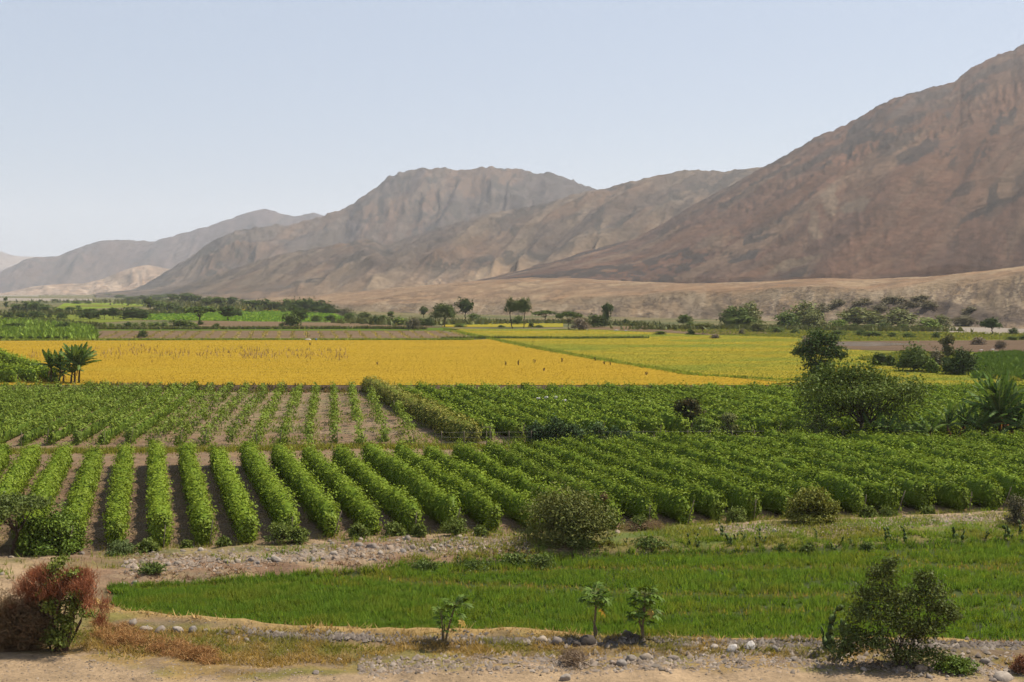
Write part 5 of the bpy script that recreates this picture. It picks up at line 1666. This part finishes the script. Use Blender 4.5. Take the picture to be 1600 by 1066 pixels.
gl_ = "banana plants beside the yellow field"
banana("banana clump with drooping leaves, left of the pair by the yellow field", 88, 606, 546, [(-6, .42, 13, .54, 1.1), (4, .38, 11, .52, 1.15), (10, .25, 8, .42, .8)], 51, gl_)
banana("taller banana clump with erect leaves, right of the pair by the yellow field", 118, 607, 538, [(0, .46, 16, .54, 1.15), (8, .42, 13, .52, .9), (-5, .27, 8, .42, .8)], 52, gl_)
gr_ = "banana plants along the right end of the fence"
banana("low banana plant with big shining leaves under the acacia", 1378, 697, 640, [(-14, .40, 8, .62, .5), (6, .50, 10, .66, .35), (26, .40, 8, .62, .4)], 53, gr_)
banana("small banana plant between the acacia and the tall bananas", 1440, 695, 640, [(-6, .40, 7, .6, .6), (10, .45, 7, .6, .5)], 54, gr_)
banana("middle banana plant with a dry orange leaf near its foot", 1500, 694, 620, [(-14, .42, 8, .56, .8), (8, .45, 9, .56, .75)], 55, gr_, 2)
banana("young banana plant with light leaves between the middle and the tallest ones", 1532, 696, 630, [(-4, .42, 8, .6, .8), (8, .36, 7, .55, .6)], 57, gr_)
banana("banana plant standing just right of the tallest one", 1600, 696, 618, [(0, .42, 9, .6, .9), (10, .36, 7, .55, .7)], 58, gr_)
banana("tallest banana plant with a fan of erect leaves near the right edge", 1564, 694, 584, [(-4, .46, 17, .62, 1.15), (8, .42, 13, .60, .95), (16, .3, 8, .5, .6), (-14, .3, 8, .5, .6)], 56, gr_, 3)


# ------------------------------------------------------------------ prickly pears
def pear_mesh(seed, npads):
    gg = np.random.default_rng(seed)
    geo = Geo()
    a = np.linspace(0, 2 * np.pi, 9)[:-1]

    def pad(base, d, L, W, yaw, col):
        sd = np.array([math.cos(yaw), math.sin(yaw), 0])
        sd = unit(sd - (sd @ d) * d)
        th = np.cross(d, sd)
        c = base + d * L * .5
        ring = np.array([c + d * L * .5 * -np.cos(q) + sd * W * .5 * np.sin(q) * (1 - .25 * np.cos(q)) for q in a])
        V = np.concatenate([ring, [c + th * .035, c - th * .035]])
        T_ = [(i, (i + 1) % 8, 8) for i in range(8)] + [((i + 1) % 8, i, 9) for i in range(8)]
        geo.add(V, None, T_, col=col)
        return base + d * L

    tips = []
    for i in range(max(2, npads // 4)):
        b = np.array([gg.normal(0, .16), gg.normal(0, .12), -.03])
        tips.append((b, unit(np.array([gg.normal(0, .35), gg.normal(0, .25), 1.0]))))
    for i in range(npads):
        b, d = tips[int(gg.integers(0, len(tips)))]
        L = gg.uniform(.20, .32)
        e = pad(b, d, L, L * .62, gg.uniform(0, 3.1), np.array([.085, .125, .04]) * gg.uniform(.75, 1.3))
        tips.append((e - d * .02, unit(d + np.array([gg.normal(0, .5), gg.normal(0, .4), .25]))))
    return geo.mesh("prickly_pear", [M_BROADLEAF], True)


PEARS = [pear_mesh(500 + i, 9 + 3 * (i % 4)) for i in range(6)]
pears = [(645, 882, .8), (690, 884, .7), (712, 882, .8), (735, 880, .9), (760, 879, .9), (787, 878, .8), (805, 878, 1.0), (818, 876, 1.1), (888, 866, .8), (955, 863, .7), (978, 862, .7), (1048, 861, .7), (1071, 858, 1.0), (1090, 858, .9), (1125, 856, .9), (1140, 856, 1.2), (1150, 857, 1.1), (1162, 857, .9), (1178, 855, .8), (1192, 855, 1.0), (1275, 851, .6), (1302, 853, .9), (1316, 852, .9), (1328, 850, .6), (1380, 850, 1.1), (1397, 848, 1.0), (1415, 848, .9), (1493, 844, 1.5), (1570, 840, 1.5), (1592, 838, 1.3), (1540, 842, 1.0)]
for i, (a, b, k) in enumerate(sorted(pears)):
    o = link("prickly_pear", PEARS[i % 6], None, G(a, b), i * 1.1, (k * .85,) * 3)
    tag(o, f"prickly pear cactus on the far edge of the rice field, {ordinal(i + 1)} from the left", "cactus", "prickly pears on the far edge of the rice field")
for i, (a, b, k, lb) in enumerate([(1300, 1012, 1.5, "grey green prickly pear left of the ragged bush, nearer the rice"), (1316, 1014, 1.8, "larger prickly pear touching the ragged bush"), (1310, 1030, 1.1, "low pale prickly pear in front of the ragged bush")]):
    tag(link("prickly_pear", PEARS[(i + 2) % 6], None, G(a, b), i * 2.0, (k, k, k)), lb, "cactus", "prickly pears beside the ragged bush")


# ------------------------------------------------------------------ stones
def ico():
    p = (1 + 5 ** .5) / 2
    V = np.array([(-1, p, 0), (1, p, 0), (-1, -p, 0), (1, -p, 0), (0, -1, p), (0, 1, p), (0, -1, -p), (0, 1, -p), (p, 0, -1), (p, 0, 1), (-p, 0, -1), (-p, 0, 1)], float)
    F = [(0, 11, 5), (0, 5, 1), (0, 1, 7), (0, 7, 10), (0, 10, 11), (1, 5, 9), (5, 11, 4), (11, 10, 2), (10, 7, 6), (7, 1, 8), (3, 9, 4), (3, 4, 2), (3, 2, 6), (3, 6, 8), (3, 8, 9), (4, 9, 5), (2, 4, 11), (6, 2, 10), (8, 6, 7), (9, 8, 1)]
    return unit(V), F


def subdiv(V, F):
    V = list(map(tuple, V))
    cache, out = {}, []

    def mid(a, b):
        k = (min(a, b), max(a, b))
        if k not in cache:
            m = unit((np.array(V[a]) + np.array(V[b])) / 2)
            V.append(tuple(m))
            cache[k] = len(V) - 1
        return cache[k]

    for a, b, c_ in F:
        ab, bc, ca = mid(a, b), mid(b, c_), mid(c_, a)
        out += [(a, ab, ca), (b, bc, ab), (c_, ca, bc), (ab, bc, ca)]
    return np.array(V), out


IV, IF = ico()
IV1, IF1 = subdiv(IV, IF)
IV2, IF2 = subdiv(IV1, IF1)


def stone_mesh(seed, col, level=1):
    gg = np.random.default_rng(seed)
    V, F = (IV1, IF1) if level == 1 else (IV2, IF2)
    d = 1 + 0 * V[:, 0]
    for _ in range(10):
        q = unit(gg.normal(size=3))
        d = np.minimum(d, gg.uniform(.62, .95) / np.maximum(V @ q, .05) * 1.0)
    d = np.clip(d, .6, 1.05) * (1 + .025 * gg.normal(size=len(V)))
    W = V * d[:, None] * [.5, .42, .36]
    c = np.asarray(col) * gg.uniform(.85, 1.15)
    return np_mesh("stone", W, [np.array(F)], fcol=np.tile(c, (len(F), 1)), mats=[M_STONE], smooth_shade=False)


STC = [(.36, .31, .26), (.44, .365, .285), (.28, .235, .20), (.50, .43, .36), (.40, .31, .235), (.33, .295, .265)]
ST = [stone_mesh(600 + i, STC[i % 6], 2) for i in range(12)]
STW = [stone_mesh(640 + i, (.62, .58, .54), 2) for i in range(2)]
ST_SHADOW = [stone_mesh(650 + i, (.12, .10, .085), 2) for i in range(2)]  # near-black lumps that stand in for cast shadow


def stone(px, py, wpx, label, group, meshes=ST, k=None, flat=1.0):
    p = G(px, py)
    s = px2m(p) * wpx * random.uniform(.82, 1.08)
    m = meshes[(k if k is not None else random.randrange(len(meshes))) % len(meshes)]
    q = s * random.uniform(.8, 1.1) * flat
    o = link("stone", m, None, p + Vector((0, 0, .03 * q)), 0, (s, s * random.uniform(.65, 1.1), q))
    o.rotation_euler = (random.gauss(0, .35), random.gauss(0, .35), random.uniform(0, 6.28))
    return tag(o, label, "stone", group)


big = [(207, 979, 20), (228, 986, 26), (251, 987, 28), (277, 988, 26), (302, 986, 18), (321, 986, 12), (385, 1002, 17), (297, 1006, 11), (697, 1035, 18), (715, 1013, 12), (530, 1033, 14), (494, 1052, 12),
       (847, 1003, 30), (872, 1004, 24), (972, 1039, 26), (986, 1032, 22), (1009, 1030, 26), (1050, 1030, 22), (1117, 1014, 19), (1210, 1016, 22), (1240, 1032, 17), (1331, 1041, 22), (1410, 1048, 20), (1439, 1047, 24), (1457, 1047, 14), (1421, 1049, 12), (1438, 1056, 15), (1452, 1059, 18), (1523, 1048, 18), (1538, 1035, 22), (1566, 1062, 42), (1549, 1055, 12), (1552, 1064, 14), (1489, 1056, 10), (1330, 1010, 22), (1130, 1028, 13), (958, 1038, 14), (1350, 1047, 12), (697, 1048, 8), (884, 1062, 20)]
big = sorted(big)
gB = "boulders along the dirt track"
for i, (a, b, w) in enumerate(big):
    stone(a, b, w, f"grey boulder in the stony strip beside the dirt track, {ordinal(i + 1)} from the left", gB, k=i)
stone(1143, 1015, 25, "white sunlit boulder, left of the two white ones below the rice", "white boulders", STW, 0)
stone(1174, 1016, 24, "white sunlit boulder, right of the two white ones below the rice", "white boulders", STW, 1, .75)
for i, (a, b, w) in enumerate([(900, 1006, 26), (917, 1006, 30), (980, 998, 24), (994, 998, 18)]):  # dark lumps put in where the papaya crowns cast their shadow
    stone(a, b, w, f"dark lump standing in for the shadow of the papaya trees, {ordinal(i + 1)} from the left", "dark shadow lumps at the papaya trees", ST_SHADOW, i)
# the heap between vines and rice
gh = np.random.default_rng(77)
hp = [(202, 886, 14), (263, 884, 12), (279, 882, 15), (317, 880, 14), (341, 876, 12), (355, 879, 12), (373, 879, 20), (393, 876, 14), (286, 862, 14), (313, 861, 16), (192, 914, 16), (210, 912, 14), (432, 876, 24), (471, 876, 18), (489, 876, 18), (504, 874, 12), (525, 874, 18), (490, 862, 16), (503, 865, 14), (521, 866, 14), (550, 862, 14), (561, 853, 18), (582, 856, 20), (594, 864, 14), (610, 857, 16), (630, 862, 12), (636, 844, 16), (645, 860, 18), (660, 862, 12), (675, 860, 18), (679, 852, 12), (690, 852, 12), (705, 846, 12), (718, 840, 14), (727, 842, 12), (564, 845, 12), (18, 872, 12), (128, 866, 14), (3, 898, 12), (1120, 830, 12), (1088, 842, 9), (1095, 806 + 22, 14), (1235, 832, 10), (1365, 833, 10), (965, 833, 16), (948, 834, 10), (1136, 824, 10), (1210, 830, 12)]
hp = sorted(hp)
for i, (a, b, w) in enumerate(hp):
    stone(a, b, w, f"rounded grey stone on the bank between the vines and the rice, {ordinal(i + 1)} from the left", "stones on the bank between the vines and the rice", k=i)
# smaller stones strewn over bank and track: nothing tells them apart
for i in range(105):
    a = gh.uniform(390, 800)
    b = np.interp(a, [390, 520, 620, 720, 800], [870, 864, 856, 850, 850]) + gh.normal(0, 8)
    stone(a, b, gh.uniform(4.5, 10), "small grey stone in the long heap between the vines and the rice", "small stones of the long heap")
for i in range(60):
    a = gh.uniform(840, 1330)
    b = np.interp(a, [840, 950, 1130, 1330], [1042, 1036, 1028, 1034]) + gh.normal(0, 6)
    stone(a, b, gh.uniform(4.5, 9.5), "small pale stone strewn along the edge of the dirt track", "small stones along the dirt track")
for i in range(40):
    a = gh.uniform(1400, 1600)
    b = gh.uniform(1022, 1062)
    stone(a, b, gh.uniform(5, 10), "small stone strewn right of the ragged bush", "small stones right of the ragged bush")
for i in range(40):
    a = gh.uniform(1130, 1600)
    b = np.interp(a, [1130, 1350, 1450, 1600], [826, 822, 812, 806]) + gh.normal(0, 3.5)
    stone(a, b, gh.uniform(4.5, 9), "small pale stone in the rubble before the right vine rows", "small stones before the right vine rows")


def gravel(name, n, fn, r0, r1, cols, seed):
    gg = np.random.default_rng(seed)
    px_, py_ = fn(gg, n)
    P = ground(px_, py_)
    P[:, 2] = gz(P[:, 0], P[:, 1])
    m = len(P)
    base = np.array([(1, 0, 0), (0, 1, 0), (-1, 0, 0), (0, -1, 0), (0, 0, 1)], float)
    rot = gg.uniform(0, 6.28, m)
    cs, sn = np.cos(rot), np.sin(rot)
    sc = gg.uniform(r0, r1, (m, 1)) * np.ones((1, 3)) * gg.uniform(.6, 1.3, (m, 3))
    B = base[None] * sc[:, None] * (1 + .25 * gg.normal(size=(m, 5, 1)))
    V = np.stack([B[..., 0] * cs[:, None] - B[..., 1] * sn[:, None], B[..., 0] * sn[:, None] + B[..., 1] * cs[:, None], B[..., 2] * .8], -1) + P[:, None]
    T_ = (np.array([(0, 1, 4), (1, 2, 4), (2, 3, 4), (3, 0, 4)])[None] + 5 * np.arange(m)[:, None, None]).reshape(-1, 3)
    c = np.repeat(pal(m, cols, gg, .2), 4, 0)
    return tag(link(name, np_mesh(name, V.reshape(-1, 3), [T_], fcol=c, mats=[M_STONE])), kind="stuff")


GC = [(.32, .255, .195), (.23, .175, .135), (.42, .35, .28), (.30, .205, .135)]
gravel("gravel", 4200, lambda g_, n_: (lambda a: (a, np.interp(a, [480, 660, 800, 950, 1200, 1600], [1050, 1040, 1038, 1040, 1034, 1050]) + g_.normal(0, 7, n_)))(g_.uniform(560, 1620, n_)), .02, .08, GC, 701)
gravel("gravel", 3000, lambda g_, n_: (lambda a: (a, np.interp(a, [200, 400, 520, 620, 720, 800], [884, 872, 866, 858, 852, 850]) + g_.normal(0, 8, n_)))(g_.uniform(200, 830, n_)), .03, .10, GC, 702)
gravel("clods", 5200, lambda g_, n_: (lambda a: (a, np.interp(a, [380, 480, 640, 800, 1000, 1300, 1600], [990, 995, 1000, 1001, 1003, 1008, 1008]) + g_.normal(0, 3.2, n_)))(g_.uniform(380, 1620, n_)), .03, .11, [(.17, .14, .12), (.12, .10, .085), (.24, .2, .17)], 703)
gravel("gravel", 2400, lambda g_, n_: (lambda a: (a, np.interp(a, [1130, 1350, 1450, 1600], [828, 824, 812, 806]) + g_.normal(0, 5, n_)))(g_.uniform(1120, 1640, n_)), .03, .10, [(.42, .33, .25), (.33, .25, .19), (.26, .195, .15)], 704)
gravel("gravel", 2200, lambda g_, n_: (g_.uniform(0, 480, n_), g_.uniform(985, 1064, n_)), .015, .05, GC, 705)

gravel("rubble", 700, lambda g_, n_: (lambda a: (a, np.interp(a, [560, 800, 950, 1200, 1600], [1044, 1034, 1034, 1026, 1040]) + g_.normal(0, 9, n_)))(g_.uniform(560, 1620, n_)), .06, .16, [(.29, .235, .185), (.21, .165, .13), (.40, .34, .28)], 711)
gravel("rubble", 420, lambda g_, n_: (lambda a: (a, np.interp(a, [200, 400, 520, 620, 720, 800], [882, 872, 866, 858, 852, 850]) + g_.normal(0, 8, n_)))(g_.uniform(190, 830, n_)), .08, .18, [(.30, .24, .19), (.22, .175, .135), (.38, .31, .25)], 712)
gravel("rubble", 500, lambda g_, n_: (lambda a: (a, np.interp(a, [320, 480, 640, 800, 1000, 1300, 1600], [990, 994, 1000, 1001, 1003, 1008, 1010]) + g_.normal(0, 3.5, n_)))(g_.uniform(320, 1620, n_)), .07, .17, [(.26, .22, .18), (.18, .15, .125), (.36, .31, .26)], 713)

# ------------------------------------------------------------------ fence between the two vineyards
f0, f1 = ground(690, 700), ground(1420, 697)
ft = thing("wire_fence", "low wire fence on thin posts between the two vineyards", "fence", (float(f0[0]), float(f0[1]), 0))
L = float(f1[0] - f0[0])
pm = post_mesh(1.5, .045, 0.0)
npst = 22
for i in range(npst):
    link("post", pm, ft, (L * i / (npst - 1), (float(f1[1]) - float(f0[1])) * i / (npst - 1), 0), i)
for h in (.5, .95, 1.4):
    geo = Geo()
    tt = np.linspace(0, 1, 60)
    P = np.stack([L * tt, (f1[1] - f0[1]) * tt + .02, h - .04 * np.abs(np.sin(tt * np.pi * (npst - 1)))], -1)
    V, Q = tube(P, .012, 4)
    geo.add(V, Q, col=(.25, .24, .22))
    link("wire", geo.mesh("wire", [M_STONE]), ft)
# prop with a cross arm near the pale row
p = G(766, 697)
geo = Geo()
for a, b, r in [((0, 0, -.1), (0, 0, 1.75), .05), ((-.75, 0, 1.68), (.05, 0, 1.72), .035)]:
    V, Q = tube([a, (np.array(a) + np.array(b)) / 2, b], r, 6)
    geo.add(V, Q, col=(.34, .28, .2))
tag(link("trellis_prop", geo.mesh("prop", [M_BARK]), None, p), "wooden prop with a cross arm right of the pale vine row", "post")

# ------------------------------------------------------------------ small things in the fields
def lump(name, label, cat, px, py, w, h, col, group=None, up=0.0):
    p = G(px, py)
    s = px2m(p)
    me = stone_mesh(hash_str(label) % 900, col, 2)
    me.materials[0] = M_CLOTH
    o = link(name, me, None, p + Vector((0, 0, up + h * s * .25)), .4, (w * s, w * s * .6, h * s * 1.3))
    return tag(o, label, cat, group)


lump("white_sack", "white sack on the vines behind the fence, leftmost of four", "sack", 841, 643, 8, 5, (.75, .72, .72), "white sacks on the vines", 1.4)
lump("white_sack", "white sack on the vines behind the fence, second from the left", "sack", 854, 644, 9, 7, (.75, .72, .72), "white sacks on the vines", 1.5)
lump("white_sack", "white sack on the vines behind the fence, third from the left", "sack", 868, 643, 7, 6, (.75, .72, .72), "white sacks on the vines", 1.5)
lump("white_sack", "white sack on the vines behind the fence, rightmost of four", "sack", 882, 646, 8, 5, (.72, .7, .7), "white sacks on the vines", 1.4)
lump("tarpaulin", "pale tarpaulin heap on the edge of the fallow field", "tarpaulin", 481, 532, 11, 4, (.62, .55, .47))
lump("blue_barrel", "small blue barrel beside the pale tarpaulin", "barrel", 494, 532, 4, 5, (.10, .20, .36))
lump("stone", "pale stone lying on the fallow field by the acacia, left one", "stone", 963, 517, 9, 3, (.5, .47, .44), "pale stones by the acacia")
lump("stone", "pale stone lying on the fallow field by the acacia, right one", "stone", 978, 518, 7, 3, (.5, .47, .44), "pale stones by the acacia")
for i, (a, b) in enumerate([(1533, 548), (1545, 551), (1556, 550), (1568, 552), (1580, 551), (1588, 552), (1551, 547)]):
    lump("stone", "white stone in the row of rubble on the wet field", "stone", a, b, 8, 3, (.55, .52, .5), "white stones on the wet field")


def stump(px, py, hpx, label, i, col=(.20, .11, .07)):
    p = G(px, py)
    s = px2m(p)
    gg = np.random.default_rng(800 + i)
    geo = Geo()
    for j in range(3):
        V, Q = tube([(gg.normal(0, .08), 0, -.1), (gg.normal(0, .12), gg.normal(0, .1), hpx * s * .6), (gg.normal(0, .2), gg.normal(0, .1), hpx * s * gg.uniform(.8, 1))], [.08, .07, .02], 5)
        geo.add(V, Q, col=np.array(col) * gg.uniform(.8, 1.2))
    tag(link("dry_stalk_bundle", geo.mesh("stalk", [M_BARK]), None, p, i), label, "stalk", "dry stalk bundles in the yellow field")


for i, (a, b, h) in enumerate(sorted([(484, 540, 5), (590, 570, 5), (790, 571, 7), (810, 571, 9), (835, 567, 6), (878, 566, 8), (850, 580, 6), (944, 570, 6), (954, 571, 6), (1010, 586, 6)])):
    stump(a, b, h, f"small brown bundle of dry stalks in the yellow field, {ordinal(i + 1)} from the left", i)
stump(930, 564, 7, "small dark bundle standing on the green strip across the yellow field", 20, (.03, .03, .035))

# ------------------------------------------------------------------ haze
hz, t, out = new_mat("haze")
pv = N(t, "ShaderNodeVolumePrincipled")
pv.inputs['Color'].default_value = (.88, .92, 1.0, 1)
pv.inputs['Density'].default_value = 6.2e-5
pv.inputs['Anisotropy'].default_value = 0.2
t.links.new(pv.outputs[0], out.inputs['Volume'])
x0_, x1_, y0_, y1_, z0_, z1_ = -12500, 12500, -600, 14000, -6, 900
V = [(x, y, z) for z in (z0_, z1_) for y in (y0_, y1_) for x in (x0_, x1_)]
F = [(0, 2, 3, 1), (4, 5, 7, 6), (0, 1, 5, 4), (2, 6, 7, 3), (0, 4, 6, 2), (1, 3, 7, 5)]
me = bpy.data.meshes.new("haze")
me.from_pydata(V, [], F)
me.materials.append(hz)
me.update()
tag(link("haze", me), kind="stuff")
